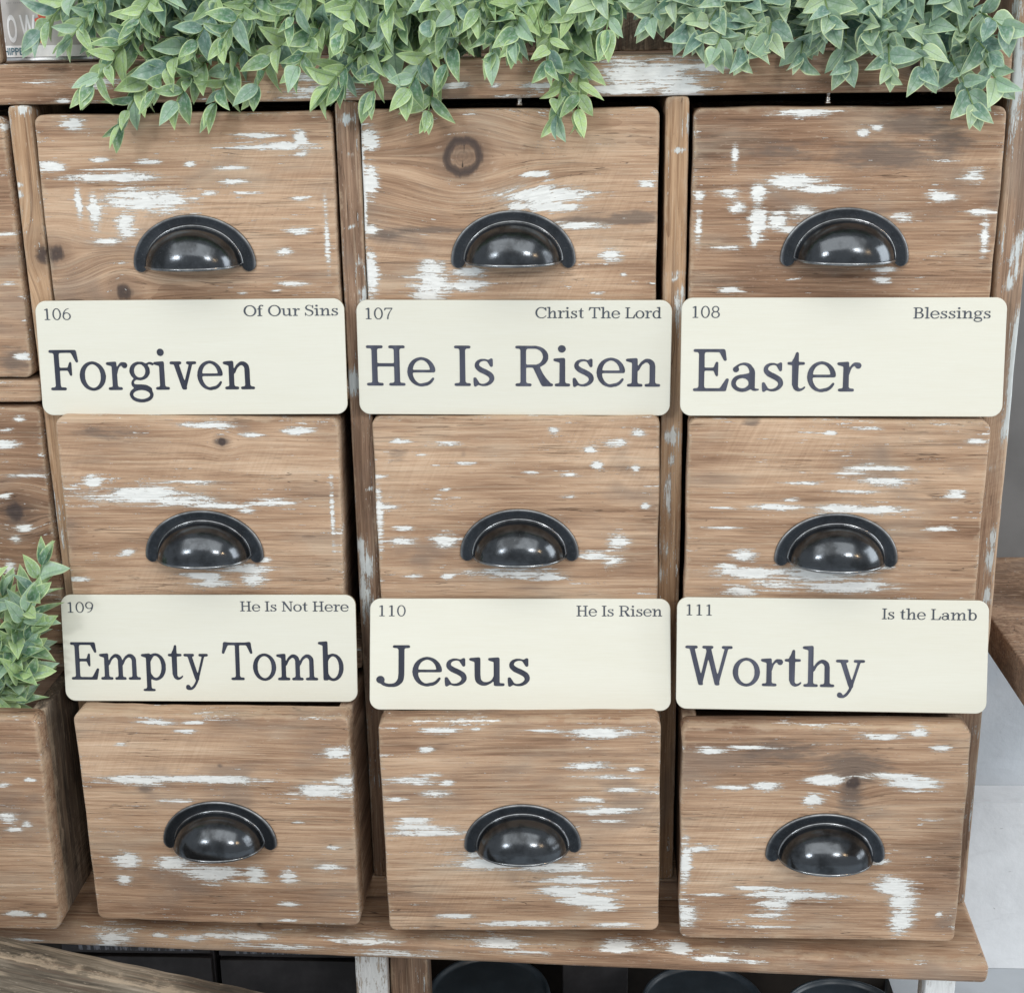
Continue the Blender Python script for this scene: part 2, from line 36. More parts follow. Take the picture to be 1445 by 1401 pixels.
PAINT=json.loads('{"11":[[-87.4,206.6,8.6,4.9,1],[58.5,196.3,19.9,2.2,1],[67.6,187.4,31.4,2.8,1],[94.8,193.1,5.1,6,1],[95.7,181.5,5.7,1.7,1],[-30.5,176.5,10.4,1.7,1],[4,174.4,5.2,2.2,1],[38.8,171.1,12.6,1.7,1],[-107.9,174.1,9.9,3.4,1],[-68.4,179.2,6.9,2.2,1],[-56,164.5,38.3,3.4,1],[-65.2,171.3,16.2,1.1,1],[38.6,160,10.4,1.1,1],[-35.8,145.6,32,9,1],[-90.1,145.7,2.9,16.9,0.8],[-78.2,137,5.3,14.7,0.7],[-53,125.3,8.2,12.6,0.75],[-72.4,113.4,14.1,2.9,1],[17,151.2,8.1,1.1,1],[49.4,150.8,11.5,1.1,1],[91.8,146.4,9.2,1.7,1],[89.1,120.9,11.6,2.8,0.8],[75.8,103.9,7,2.9,1],[80.5,77.1,12.9,2.3,1],[67.8,72,4.7,1.2,1],[39.4,70.5,4.1,1.2,1],[111.6,117.8,2.3,28.3,0.55]],"12":[[26.9,147.4,43.1,6.1,1],[36.5,137.8,21.6,3.9,1],[5.2,138.5,8,2.8,1],[21.3,163.5,11.3,2.2,0.8],[108.7,155.8,7.9,3.3,0.8],[-110.7,191.4,6.8,8.8,0.9],[-111.9,160.4,6.3,13.3,0.9],[-112.4,119.8,5.2,4,0.8],[-114,81.8,5.8,17.9,0.85],[-117.8,157.1,2.3,38.2,0.8],[-65.3,89.8,13.9,6.9,0.8],[-63.9,77.6,18,9.9,0.85],[-35.2,85.7,16.2,3.5,0.8],[-35.4,74.6,16.3,5.2,0.8],[-68.3,66.5,12.9,3.5,1],[56.5,123.1,21.6,2.8,1],[82.3,99.2,9.7,5.7,0.6],[91.7,83.6,3.4,1.2,1]],"13":[[-36.8,210.7,23.4,2.7,1],[11,195.6,4.4,2.7,1],[22.1,199.3,4.9,2.1,1],[-41.8,158.3,25.4,5.5,1],[-18.2,152.8,17.7,3.3,1],[-67.8,146.8,6.7,12.1,1],[-67,127.9,6.7,13.3,1],[-69.2,114.5,2.8,7.9,0.8],[-89.7,149.1,11.1,5.5,0.8],[-83.1,139.1,7.8,5,0.8],[-87.5,177.6,2.8,9.2,0.7],[-51.9,127.9,7.8,7.8,0.8],[-32.7,133.5,11.1,5.5,0.8],[-43.7,120.1,7.8,3.4,0.8],[75.4,146.6,11.5,3.8,1],[97.5,162.9,8.2,5.4,0.7],[106.6,134.5,11,2.8,0.7],[44.1,130.6,8.8,3.3,0.8],[35.5,88.6,8.4,2.3,1],[32.7,80.1,7.9,2.3,1],[-86.7,71.8,8.5,2.9,0.8],[-113.6,146.9,4.5,4.4,0.8],[-113.9,121.8,2.8,16.8,0.6],[-91.4,106,11.3,1.7,0.8],[111.5,117.3,3.3,16.6,0.6]],"21":[[9.4,201.1,26.7,1.8,1],[45.8,193.4,9.5,1.8,1],[83.8,196.7,11.8,3.1,1],[-91.7,150.9,7.2,5,0.8],[-52.9,139.2,42.2,7.6,1],[-21.3,135.1,27.1,5,1],[14.7,130.9,31.4,2.5,1],[57.6,133.1,22.9,3.8,1],[37.9,126.7,8.5,2.5,1],[-67.3,88,6.1,3.2,0.7],[33.2,73.3,22,4.6,0.75],[-0.9,66.5,19.6,3.9,0.9],[38.9,65.5,12.3,9.1,0.8],[6.6,59.4,20.9,3.3,0.8],[49.5,81.9,6.1,2.6,1],[-110.5,62.9,9.9,2,0.8],[110.2,124.1,1.8,31.5,0.6],[-8.1,151.5,30,1.9,0.7]],"22":[[31.7,200.8,5.3,2.4,1],[84.7,189.7,10,3.7,1],[102.8,198.2,7,3.6,0.7],[-54.3,190,11.3,1.8,1],[-97.8,191.4,8.4,1.8,1],[-78.6,179.6,4.8,1.2,1],[62.3,183.7,7.1,4.3,0.7],[-42.9,172.1,10.2,1.2,1],[13,163.9,7.1,1.2,1],[45.7,162.1,8.3,1.2,1],[68.2,170.7,4.7,3.1,1],[100.1,168.2,3.5,3.7,0.7],[-116,160.3,7.2,1.3,1],[-59.8,149.6,6,1.3,1],[41.4,142.7,8.4,1.3,1],[108.7,135.2,3.6,3.1,1],[-61.3,103.8,12.2,6.4,0.8],[-99.7,103.1,13.4,3.9,0.7],[-96.8,114,9.7,1.9,1],[86.9,102.2,9.6,7.7,0.7],[64,90,13.3,3.9,1],[82.1,86.2,9.6,5.1,0.7],[-5.3,72.9,39.6,5.2,0.7],[-90,70.7,8.6,2,1],[-60.5,70.8,6.1,2,1],[26.3,70.4,13.4,2,1],[-117.1,124.2,3,25.4,0.55],[-111.2,133.8,12.1,2.5,0.6]],"23":[[26,206.2,13.5,1.8,1],[-6.1,202.4,4.5,1.8,1],[111.1,196.2,8.4,1.8,1],[33.8,172.7,21.6,3,1],[14.1,168.3,18.3,1.2,1],[40.2,161.3,23.9,4.2,0.65],[-25,160,18.4,1.5,1],[15,153.1,25.8,1.2,1],[98.5,151,7.4,4.3,1],[-36.4,145.1,10.4,1.2,1],[-43.6,138.3,24.3,2.5,1],[2.1,137.6,24.2,3.7,1],[36.1,136.8,24.1,3.1,1],[-88.4,137.1,10.5,1.2,1],[84.8,121.4,11.4,2.5,0.7],[-72.3,95.3,10.6,5.7,0.9],[-84.3,84.4,8.9,3.8,0.9],[-59.9,80.3,36.5,5.1,0.85],[-11,78.6,50.3,7,0.7],[10,69.4,44.4,5.1,0.85],[-73.5,63.4,11.9,4.5,0.9],[-41.2,69.1,20.6,5.7,0.7],[39.4,86.4,10.5,1.9,1],[-90.2,119.6,14.6,1.3,1]],"31":[[-45.6,198.3,16.2,2.7,1],[-15.2,198.8,10.5,1.3,1],[-20.9,190.6,9.9,1.4,1],[-80.2,176.6,6.3,1.4,1],[107.3,172.1,10.4,4.7,1],[-72.3,143.1,27.2,5.5,1],[-15.6,144.4,53.2,3.5,1],[96,135.7,23.5,6.9,1],[112.6,145,8.6,4.8,1],[-36.4,122.4,16.4,2.1,1],[-87.7,61.6,12.3,8.7,0.85],[-45.4,59.8,18,6.5,0.85],[-10.2,51.4,28.2,10.1,0.85],[28.1,51,9.6,8.6,0.8],[58,50.4,7.6,6.5,0.8],[96.5,59.3,12.6,4.3,0.7],[56,20.6,10.3,2.2,1],[53.6,4.4,10.3,1.5,1],[-91.6,42.6,6.5,4.4,0.8],[99.6,79.3,7.5,2.1,1],[71,103.9,6.3,1.4,1]],"32":[[-66.9,196.6,16.8,2.7,1],[-35.7,197.8,6,1.3,1],[20.6,196.1,16.7,1.7,1],[69.6,193.9,27.4,4.6,1],[-79,179.3,6.6,2.7,1],[58.6,162.5,20.4,3.4,1],[97.7,159.6,7.2,2,1],[79.7,152.3,25.3,2,1],[-91.8,149,21.9,3.4,1],[-63.3,147.5,6.1,2.7,1],[-108.5,131.2,9.2,2.1,1],[-71.6,136.6,13.4,3.4,0.7],[87.6,140,16.9,2,1],[59.1,130.6,10.9,2.1,1],[69.4,119.6,21.9,3.4,1],[77.3,109.9,15.8,1,1],[-92.2,111.1,17.2,2.4,1],[-81,98.6,33.9,3.5,1],[-83.3,104.8,29.5,2.1,1],[-26.4,68.2,34,6.4,0.9],[26.7,63.8,33.9,5,0.7],[47.6,51,30.9,3.6,1],[42.5,40.3,28.5,5.7,1],[58.6,31,22.4,5.7,1],[71.6,23.8,13.7,2.9,1],[-59.8,15.2,15.7,2.2,1],[-3.5,7.9,37.6,2.9,1],[79.7,6.4,17.5,2.2,1],[-34.9,77.4,24.7,2.1,1],[-76.4,155,17,1.4,1]],"33":[[76.6,202.2,7,3.9,1],[46.5,198.7,19.8,2.3,1],[-95.4,184.5,10.1,3.3,1],[-61.1,188.1,21.3,1.7,1],[96.1,187.9,8.1,3.3,1],[58.5,161.7,27.6,2.7,1],[76.5,155.8,22.3,6.7,1],[3.2,157.9,15.4,4.7,1],[-47.6,151.3,13.1,4.1,0.85],[-78,149.7,17.9,2,1],[-8.5,138.8,8.9,5.4,1],[50.6,78.9,9,2.1,1],[64.5,55.3,14.5,9.8,1],[72,39.8,12.1,12.7,1],[72,19.8,10.9,11.4,1],[-23.1,44.8,34.1,5,1],[-36.2,35.3,17.1,6.4,0.85],[-41.4,25.2,18.4,4.3,0.65],[-102.9,90.3,15.2,3.5,0.8],[-114.9,76.8,4.9,23.8,0.65],[-113,24.1,9.3,11.5,0.6],[104.2,28.2,2.4,2.1,1],[-58.1,51.4,18.3,2.1,1],[-38.6,12.3,24.6,1.4,1],[-94.8,44.4,18.4,1.4,1]],"01":[[121.7,205.3,5.8,2.2,1],[108.2,120.9,11.8,1.2,1],[108.4,80,7.2,1.2,1],[111.7,18.4,6.1,2.4,1]],"02":[[87,185.7,12.4,3.8,1],[101.4,207.6,5.5,2.5,1],[99.1,157.7,20.5,1.3,1],[89.9,198.9,6.2,1.9,1],[85.1,99.9,5.1,3.9,0.8],[76.7,73.4,5.1,6.7,0.7],[79.3,139.1,6.3,1.9,1],[93.9,109.8,6.3,3.9,0.7]],"03":[[85,111.9,8.8,5.6,0.8],[88.9,101.5,7.6,2.1,1],[108,150.5,5,2.1,1],[105,15.7,3.9,2.2,1],[82.6,16.6,11.6,2.9,1],[84.4,145.2,6.2,2.8,0.8],[100.8,107.4,5,2.8,1]],"top_board":[[-311.3,646.7,21.7,3.2,1],[-350.7,647.2,22.9,1.6,1],[-340.2,633.5,5.7,1.1,1],[-129,638.8,29.3,6.5,0.85],[123.7,648.1,44,10.6,1],[46.8,640.1,25,2.7,1],[150.4,635,16.5,7.5,0.9],[171.5,652.2,13.7,3.2,1],[5.6,640.2,5.6,1.6,1],[105.6,637.2,33.2,4.3,1],[335.5,642,7.6,4.2,0.45],[-145.3,649.8,16.9,2.7,1],[-27.8,641.7,11.2,2.1,1]],"postA":[[-373.8,627.3,4.6,3.8,1],[-381.1,581.9,4.7,1.1,1],[-384,567.8,2.9,1.7,1],[-384.3,560.4,2.3,2.3,1]],"postB":[[-113.2,616.9,5.1,3.3,1],[-111.8,588.3,2.3,1.7,1],[-113.5,532.1,2.3,1.7,1],[-107.9,503.3,2.3,1.7,1],[-107.3,478.2,2.9,4.7,1],[-107.7,471.2,2.9,2.9,1],[-119.3,402.3,5.4,9.7,1],[-119,256.8,5,7.9,0.9],[-115.6,237,5.6,15.8,0.9],[-117.2,217,4.4,20,0.85],[-115.3,203.6,5,20.1,0.8],[-109.9,183.4,3.2,20.3,0.6],[-109.2,308.6,2.5,1.9,1]],"postC":[[149.7,589.6,4.5,1.6,1],[150,491.4,8,1.7,1],[147.2,486.8,2.3,2.3,1],[154.3,476.9,2.9,5.8,1],[151.8,460.6,3.5,17.5,0.7],[148.6,355.3,4.8,6.2,1],[146.6,302,3,19,1],[143.2,253.8,1.8,13,0.8],[142.3,230.9,1.8,7.9,1],[148.4,333.5,1.8,5,1]],"postD":[[409.9,638.9,4.3,26.2,0.85],[406.2,667.1,3.2,10.3,0.7],[420.3,507.3,2.8,13.5,0.7],[417.5,481.8,2.3,5.7,1],[422.1,493.2,1.7,6.8,0.8],[425.7,435.3,3.4,23.3,0.85],[425.5,411.7,2.9,29.5,0.8],[427.1,387.8,2.3,18,1],[422.9,357.5,1.7,11,0.7],[425.9,369.7,2.3,18.1,0.8],[422.2,263.7,2.4,8.9,1],[421.5,244.4,2.4,10.3,1],[422.5,211.8,3,7.9,1],[416.8,326.8,1.8,3.7,1]],"shelf":[[-357.2,-104.6,17.5,6.9,1],[-364.9,-114.8,10.8,3.1,1],[-313.4,-100.3,9.3,1.5,1],[-283.6,-101.9,12,2.3,1],[-243.8,-99.3,33,2.3,0.7],[-198.3,-106.9,39.3,3,0.75],[-119.7,-99.4,25.9,2.2,0.8],[-94.3,-109.5,38.8,3,0.75],[-67.8,-89.6,19.2,2.2,0.8],[-4,-97.7,19.1,1.5,0.8],[72,-90.4,13.8,2.2,1],[103.4,-96.3,15.7,3.7,1],[81.4,-84.1,8.8,2.9,1],[190.9,-101.6,17.3,2.2,1],[221.9,-103.8,15.4,1.5,1],[259,-104.9,6.1,1.5,1],[159.7,-97.2,8.7,1.5,1],[-445.5,-111,20.4,1.5,0.7],[-145.3,-91.7,13,2.2,1],[21.3,-103.9,31.7,2.2,0.7]]}')
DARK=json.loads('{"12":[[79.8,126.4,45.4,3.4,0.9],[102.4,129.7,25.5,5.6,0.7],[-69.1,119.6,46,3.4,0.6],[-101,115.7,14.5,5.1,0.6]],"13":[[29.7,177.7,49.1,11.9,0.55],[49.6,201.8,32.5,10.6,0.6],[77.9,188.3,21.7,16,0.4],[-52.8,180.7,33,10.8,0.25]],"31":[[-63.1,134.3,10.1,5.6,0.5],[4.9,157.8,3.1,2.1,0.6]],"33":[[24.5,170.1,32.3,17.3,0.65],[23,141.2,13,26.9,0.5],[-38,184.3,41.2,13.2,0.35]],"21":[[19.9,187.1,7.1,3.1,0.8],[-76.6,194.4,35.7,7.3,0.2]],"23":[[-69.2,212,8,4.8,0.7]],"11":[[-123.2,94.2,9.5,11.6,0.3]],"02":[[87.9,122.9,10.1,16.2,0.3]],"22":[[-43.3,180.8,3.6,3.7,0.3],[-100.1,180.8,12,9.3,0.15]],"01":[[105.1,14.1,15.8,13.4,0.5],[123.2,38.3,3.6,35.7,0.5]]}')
KNOT=json.loads('{"12":[[-37,178,16.4]],"11":[[-114,104,8.3],[-59,72,7.7]],"02":[[88,125,9.4]],"33":[[25,155,5.9]],"21":[[20,187,3.6]]}')
SPRIGS=json.loads('[[[-0.2055,0.035,0.7086,-0.2978,-0.028,0.597],[-0.226,0.047,0.7037,-0.3113,-0.053,0.6291],[-0.2695,0.059,0.7101,-0.3243,-0.048,0.6654],[-0.3051,0.041,0.7103,-0.3759,0,0.7074],[-0.1886,0.053,0.6757,-0.25,-0.038,0.6143],[-0.2051,0.035,0.7139,-0.2989,-0.033,0.6517],[-0.1692,0.047,0.6865,-0.2208,-0.028,0.609],[-0.2272,0.059,0.7258,-0.2682,-0.053,0.6774],[-0.2458,0.041,0.7255,-0.3147,-0.024,0.6873],[-0.1988,0.053,0.6979,-0.2655,-0.043,0.6227],[-0.1761,0.035,0.7188,-0.2309,-0.038,0.6561]],[[-0.1203,0.035,0.6965,-0.1891,-0.028,0.621],[-0.0995,0.047,0.6908,-0.1497,-0.053,0.6399],[-0.1462,0.059,0.719,-0.2061,-0.048,0.6611],[-0.0419,0.041,0.6736,-0.1334,-0.043,0.6263],[-0.0778,0.053,0.6741,-0.118,-0.038,0.6232],[-0.0524,0.035,0.6846,-0.0945,-0.033,0.6147],[-0.0312,0.047,0.6624,-0.0499,-0.028,0.5978],[-0.1112,0.059,0.7239,-0.1501,-0.053,0.6757],[-0.0744,0.041,0.7226,-0.1144,-0.048,0.6598],[-0.008,0.053,0.684,-0.0683,-0.043,0.6202],[-0.0511,0.035,0.722,-0.0775,-0.038,0.6745]],[[0.0048,0.035,0.6998,-0.0394,-0.028,0.6323],[0.0155,0.047,0.6945,0.0033,-0.053,0.6455],[0.0553,0.059,0.6995,0.0457,-0.048,0.6397],[0.0781,0.041,0.6934,0.0496,-0.043,0.5966],[0.0725,0.053,0.6828,0.0696,-0.038,0.6008],[0.0277,0.035,0.7207,-0.0134,-0.033,0.6735],[0.0894,0.047,0.7148,0.0394,0,0.6778],[0.0381,0.059,0.7052,0.0194,-0.053,0.6555],[0.1063,0.041,0.7037,0.0882,-0.048,0.6595],[-0.0243,0.053,0.7222,-0.0449,-0.043,0.669],[0.0613,0.035,0.7201,0.018,-0.012,0.6833]],[[0.1506,0.035,0.7134,0.118,-0.028,0.6639],[0.1345,0.047,0.714,0.1347,-0.012,0.6764],[0.2096,0.059,0.6916,0.1674,-0.048,0.6507],[0.2186,0.041,0.6965,0.1892,-0.043,0.6427],[0.2311,0.053,0.7019,0.2105,-0.038,0.655],[0.1728,0.035,0.713,0.1472,-0.033,0.6584],[0.2532,0.047,0.6907,0.2364,-0.028,0.6379],[0.2481,0.059,0.7179,0.2573,-0.053,0.6696],[0.1844,0.041,0.7183,0.1686,-0.024,0.681],[0.1064,0.053,0.7254,0.0998,0,0.6847],[0.2168,0.035,0.7228,0.1966,-0.012,0.6806]],[[0.2789,0.035,0.6955,0.2714,-0.028,0.6323],[0.3089,0.047,0.6952,0.3008,-0.053,0.6338],[0.3338,0.059,0.695,0.3281,-0.048,0.6323],[0.337,0.041,0.6733,0.3735,-0.043,0.6032],[0.3216,0.053,0.6898,0.398,-0.038,0.6664],[0.3353,0.035,0.6787,0.3902,-0.033,0.6411],[0.2851,0.047,0.7221,0.2485,-0.028,0.6645],[0.3208,0.059,0.722,0.3253,-0.012,0.6735],[0.3501,0.041,0.7208,0.3502,-0.024,0.6913],[0.3007,0.053,0.7115,0.2858,-0.043,0.6565],[0.3527,0.035,0.6678,0.3928,-0.038,0.6207],[0.2739,0.047,0.7223,0.2801,-0.024,0.6793]],[[-0.4328,-0.04,0.128,-0.3776,-0.04,0.2761],[-0.4415,-0.03,0.1404,-0.3766,-0.072,0.248],[-0.4586,-0.02,0.1182,-0.3773,-0.064,0.2146],[-0.4473,-0.04,0.1245,-0.3844,-0.056,0.1677],[-0.4528,-0.03,0.1126,-0.404,-0.048,0.1321],[-0.4538,-0.02,0.1357,-0.4182,-0.04,0.2451],[-0.4583,-0.04,0.1382,-0.4198,-0.072,0.2637],[-0.4519,-0.03,0.1196,-0.3909,-0.064,0.193],[-0.4686,-0.02,0.1216,-0.4198,-0.056,0.1927],[-0.461,-0.04,0.1175,-0.4225,-0.048,0.1456],[-0.4418,-0.03,0.1231,-0.409,-0.04,0.219]]]')
DR=json.loads('{"11":[-0.2455,0.003,0.409,-0.0013,0.0014,0.24,0.214],"12":[0.0147,0.0025,0.409,-0.0064,-0.0048,0.2366,0.214],"13":[0.2792,0.009,0.4066,-0.0123,-0.0076,0.2405,0.2145],"21":[-0.2508,0.027,0.172,0.026,-0.017,0.2368,0.207],"22":[0.0181,0.0178,0.1645,-0.0112,0.0026,0.24,0.2122],"23":[0.2801,0.035,0.1645,-0.0308,-0.0029,0.2416,0.2125],"31":[-0.2442,0.0739,-0.0761,-0.0272,0.0033,0.2395,0.2052],"32":[0.0211,0.0784,-0.077,0.0133,0.0065,0.2387,0.2052],"33":[0.2786,0.078,-0.0827,-0.0154,0.0094,0.2396,0.2065],"01":[-0.5105,0.003,0.4086,0,0,0.24,0.2136],"02":[-0.508,0.005,0.165,0,0,0.24,0.218],"03":[-0.513,0.0862,-0.076,0,-0.012,0.24,0.208]}')
HL=json.loads('{"11":[0.0015,0.1344,0.1021],"12":[0.0022,0.1352,0.1006],"13":[0.0023,0.1379,0.1022],"21":[-0.0006,0.1264,0.1005],"22":[0.0017,0.132,0.103],"23":[0.0039,0.1339,0.1035],"31":[-0.0005,0.1233,0.1023],"32":[0.0009,0.1267,0.1014],"33":[0.0037,0.126,0.1041]}')

# ------------------------------------------------------------------ material helpers
class NT:
    def __init__(s,name):
        s.m=bpy.data.materials.new(name); s.m.use_nodes=True; s.t=s.m.node_tree
        s.b=s.t.nodes['Principled BSDF']
    def n(s,typ,**kw):
        x=s.t.nodes.new(typ)
        for k,v in kw.items(): setattr(x,k,v)
        return x
    def l(s,a,b): s.t.links.new(a,b)
    def sock(s,x,v):
        if isinstance(v,(int,float)): x.default_value=v
        elif isinstance(v,(tuple,list)): x.default_value=v if len(v)!=3 or x.type!='RGBA' else (*v,1)
        else: s.l(v,x)
    def math(s,op,a,b=0,c=None,clamp=False):
        x=s.n('ShaderNodeMath',operation=op,use_clamp=clamp); s.sock(x.inputs[0],a); s.sock(x.inputs[1],b)
        if c is not None: s.sock(x.inputs[2],c)
        return x.outputs[0]
    def attr(s,name,typ='GEOMETRY'):
        return s.n('ShaderNodeAttribute',attribute_name=name,attribute_type=typ)
    def noise(s,vec,scale,detail=3,rough=.55,dist=0.):
        v=s.n('ShaderNodeVectorMath',operation='MULTIPLY'); s.l(vec,v.inputs[0]); v.inputs[1].default_value=scale
        x=s.n('ShaderNodeTexNoise'); s.l(v.outputs[0],x.inputs['Vector']); x.inputs['Scale'].default_value=1
        x.inputs['Detail'].default_value=detail; x.inputs['Roughness'].default_value=rough; x.inputs['Distortion'].default_value=dist
        return x.outputs['Fac']
    def ramp(s,f,stops,interp='LINEAR'):
        x=s.n('ShaderNodeValToRGB'); s.l(f,x.inputs[0]); x.color_ramp.interpolation=interp
        e=x.color_ramp.elements
        while len(e)<len(stops): e.new(.5)
        for q,(p,c) in zip(e,stops): q.position=p; q.color=(*c,1) if len(c)==3 else c
        return x.outputs[0]
    def mix(s,f,a,b,blend='MIX'):
        x=s.n('ShaderNodeMix',data_type='RGBA',blend_type=blend); s.sock(x.inputs[0],f); s.sock(x.inputs[6],a); s.sock(x.inputs[7],b); return x.outputs[2]
    def smooth(s,v,a,b,lo=0.,hi=1.):
        x=s.n('ShaderNodeMapRange',interpolation_type='SMOOTHSTEP'); s.sock(x.inputs[0],v)
        for i,q in enumerate((a,b,lo,hi)): x.inputs[i+1].default_value=q
        return x.outputs[0]
    def bump(s,h,strength,dist,normal=None):
        x=s.n('ShaderNodeBump'); x.inputs['Strength'].default_value=strength; x.inputs['Distance'].default_value=dist; s.sock(x.inputs['Height'],h)
        if normal is not None: s.l(normal,x.inputs['Normal'])
        return x.outputs[0]

def wood_material(name,stops,white=(.76,.77,.75),paint=True,grain=1.,rough=.72,haze=.22,saw=.5):
    k=NT(name); g=k.attr('grain').outputs['Vector']
    vfine=k.noise(g,(45,1900*grain,900),2,.7)
    fine=k.noise(g,(22,900*grain,420),3,.6,.2)
    mid=k.noise(g,(7,170*grain,90),4,.62,.6)
    broad=k.noise(g,(3.2,38,22),3,.55,.9)
    large=k.noise(g,(5,9,9),2,.5)
    mp=k.n('ShaderNodeMapping'); k.l(g,mp.inputs[0]); mp.inputs['Rotation'].default_value=(0,0,math.radians(24))
    cross=k.noise(mp.outputs[0],(560,30,60),2,.6)
    v=k.math('ADD',k.math('MULTIPLY',fine,.26),k.math('MULTIPLY',mid,.34))
    v=k.math('ADD',v,k.math('MULTIPLY',broad,.34)); v=k.math('ADD',v,k.math('MULTIPLY',large,.34))
    v=k.math('ADD',k.math('SUBTRACT',v,.205),k.math('MULTIPLY',vfine,.13))
    v=k.math('ADD',v,k.math('MULTIPLY',k.math('SUBTRACT',cross,.5),k.math('MULTIPLY',k.smooth(large,.50,.66),.24*saw)))
    tint=k.attr('tint','OBJECT').outputs['Fac']
    ring=k.n('ShaderNodeTexWave',wave_type='BANDS',bands_direction='Z',wave_profile='SAW')
    rv=k.n('ShaderNodeVectorMath',operation='MULTIPLY'); k.l(g,rv.inputs[0]); rv.inputs[1].default_value=(1.2,25*grain,60*grain); k.l(rv.outputs[0],ring.inputs['Vector'])
    ring.inputs['Scale'].default_value=.9; ring.inputs['Distortion'].default_value=5.5; ring.inputs['Detail'].default_value=3; ring.inputs['Detail Scale'].default_value=.9; ring.inputs['Detail Roughness'].default_value=.5
    rg=ring.outputs['Fac']
    v=k.math('ADD',v,k.math('MULTIPLY',k.math('SUBTRACT',rg,.5),k.math('MULTIPLY',k.smooth(k.noise(g,(4,14,9),2),.35,.65),.085)))
    v=k.math('ADD',k.math('MULTIPLY',k.math('SUBTRACT',v,.5),1.45),k.math('ADD',.5,tint))
    c=k.ramp(v,stops)
    ln=k.noise(g,(9,430*grain,200),2,.55,.25)
    c=k.mix(k.math('MULTIPLY',k.smooth(ln,.54,.64,0,.42),k.smooth(k.noise(g,(6,30,20),3),.40,.62,.25,1)),c,(.105,.064,.042))
    lp=k.noise(g,(11,520*grain,260),2,.55,.25)
    c=k.mix(k.smooth(lp,.57,.68,0,.28),c,(.58,.46,.33))
    # thin dark cracks along the grain
    crack=k.noise(g,(9,260,60),2,.5,.4)
    cm=k.smooth(k.math('ABSOLUTE',k.math('SUBTRACT',crack,.5)),.0,.011,1,0)
    cm=k.math('MULTIPLY',cm,k.smooth(k.noise(g,(12,50,20),2),.50,.64))
    c=k.mix(k.math('MULTIPLY',cm,.75),c,(.07,.043,.03))
    sk=k.noise(g,(240,900,700),3,.65); c=k.mix(k.smooth(sk,.64,.74,0,.55),c,(.06,.04,.028))
    sk2=k.noise(g,(120,700,500),3,.65); c=k.mix(k.smooth(sk2,.62,.72,0,.40),c,(.56,.46,.36))
    # grey weathering, pale whitewash film
    patch=k.noise(g,(11,26,14),4,.6)
    c=k.mix(k.math('MULTIPLY',k.smooth(patch,.50,.74),haze*1.5),c,(.46,.395,.31))
    patch2=k.noise(g,(8,17,14),3,.6,.5)
    c=k.mix(k.math('MULTIPLY',k.smooth(patch2,.52,.70),.55),c,(.20,.155,.125))
    # dark bruises
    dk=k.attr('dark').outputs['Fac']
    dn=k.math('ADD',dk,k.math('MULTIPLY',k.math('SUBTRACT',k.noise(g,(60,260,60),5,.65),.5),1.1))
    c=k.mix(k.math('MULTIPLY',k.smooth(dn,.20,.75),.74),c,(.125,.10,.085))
    # knots
    kd=k.attr('knot').outputs['Fac']
    kr=k.math('ADD',kd,k.math('MULTIPLY',k.math('SUBTRACT',k.noise(g,(110,110,110),5,.65),.5),.55))
    ringd=k.math('SUBTRACT',1,k.math('ABSOLUTE',k.math('MULTIPLY',k.math('SUBTRACT',kr,.78),2.5)),clamp=True)
    inner=k.smooth(kr,.55,.80,.42,0)
    halo=k.smooth(kr,.8,1.9,.38,0)
    rings=k.math('MULTIPLY',k.math('SINE',k.math('MULTIPLY',kr,34)),k.smooth(kr,.5,1.0,.07,0))
    kf=k.math('ADD',k.math('MAXIMUM',k.math('MAXIMUM',k.math('MULTIPLY',k.smooth(ringd,0,.8),.93),inner),halo),rings,clamp=True)
    c=k.mix(k.math('MULTIPLY',kf,k.smooth(kd,1.6,2.4,1,0)),c,(.055,.040,.036))
    kc=k.attr('kcrack').outputs['Fac']
    kcn=k.math('ADD',kc,k.math('MULTIPLY',k.math('SUBTRACT',k.noise(g,(200,200,200),3,.6),.5),2.6))
    c=k.mix(k.smooth(kcn,.2,.7,.9,0),c,(.025,.018,.014))
    # worn pale arrises
    wr=k.attr('wear').outputs['Fac']
    wn=k.math('MULTIPLY',k.smooth(k.math('ADD',wr,k.math('MULTIPLY',k.math('SUBTRACT',k.noise(g,(60,90,90),6,.7),.5),2.6)),.55,1.0),.42)
    c=k.mix(wn,c,(.47,.37,.265))
    h=k.math('ADD',k.math('MULTIPLY',fine,.7),k.math('MULTIPLY',mid,.8)); h=k.math('SUBTRACT',h,k.math('MULTIPLY',cm,.6))
    k.b.inputs['Roughness'].default_value=rough
    if paint:
        p=k.attr('paint').outputs['Fac']
        n1=k.noise(g,(48,380,300),7,.74,.6); n2=k.noise(g,(380,1300,900),4,.65)
        q=k.math('ADD',k.math('MULTIPLY',k.math('SUBTRACT',n1,.5),2.0),k.math('ADD',k.math('MULTIPLY',k.math('SUBTRACT',n2,.5),.8),k.math('MULTIPLY',k.math('SUBTRACT',k.noise(g,(26,60,40),3,.6,.5),.5),.9)))
        # free flecks everywhere, rare
        fl=k.math('MULTIPLY',k.smooth(k.noise(g,(16,44,30),3,.6),.52,.74),.30)
        fleck=k.attr('fleck','OBJECT').outputs['Fac']
        fl=k.math('MULTIPLY',fl,fleck)
        ed=k.math('MULTIPLY',k.math('MULTIPLY',wr,fleck),.16)
        d=k.math('ADD',k.math('ADD',k.math('MAXIMUM',p,fl),ed),q)
        st=k.noise(g,(20,760,500),3,.6,.3)
        d=k.math('ADD',d,k.math('MULTIPLY',k.math('SUBTRACT',st,.5),1.6))
        hole=k.noise(g,(170,700,400),5,.72,.3)
        d=k.math('SUBTRACT',d,k.smooth(hole,.55,.64,0,.16))
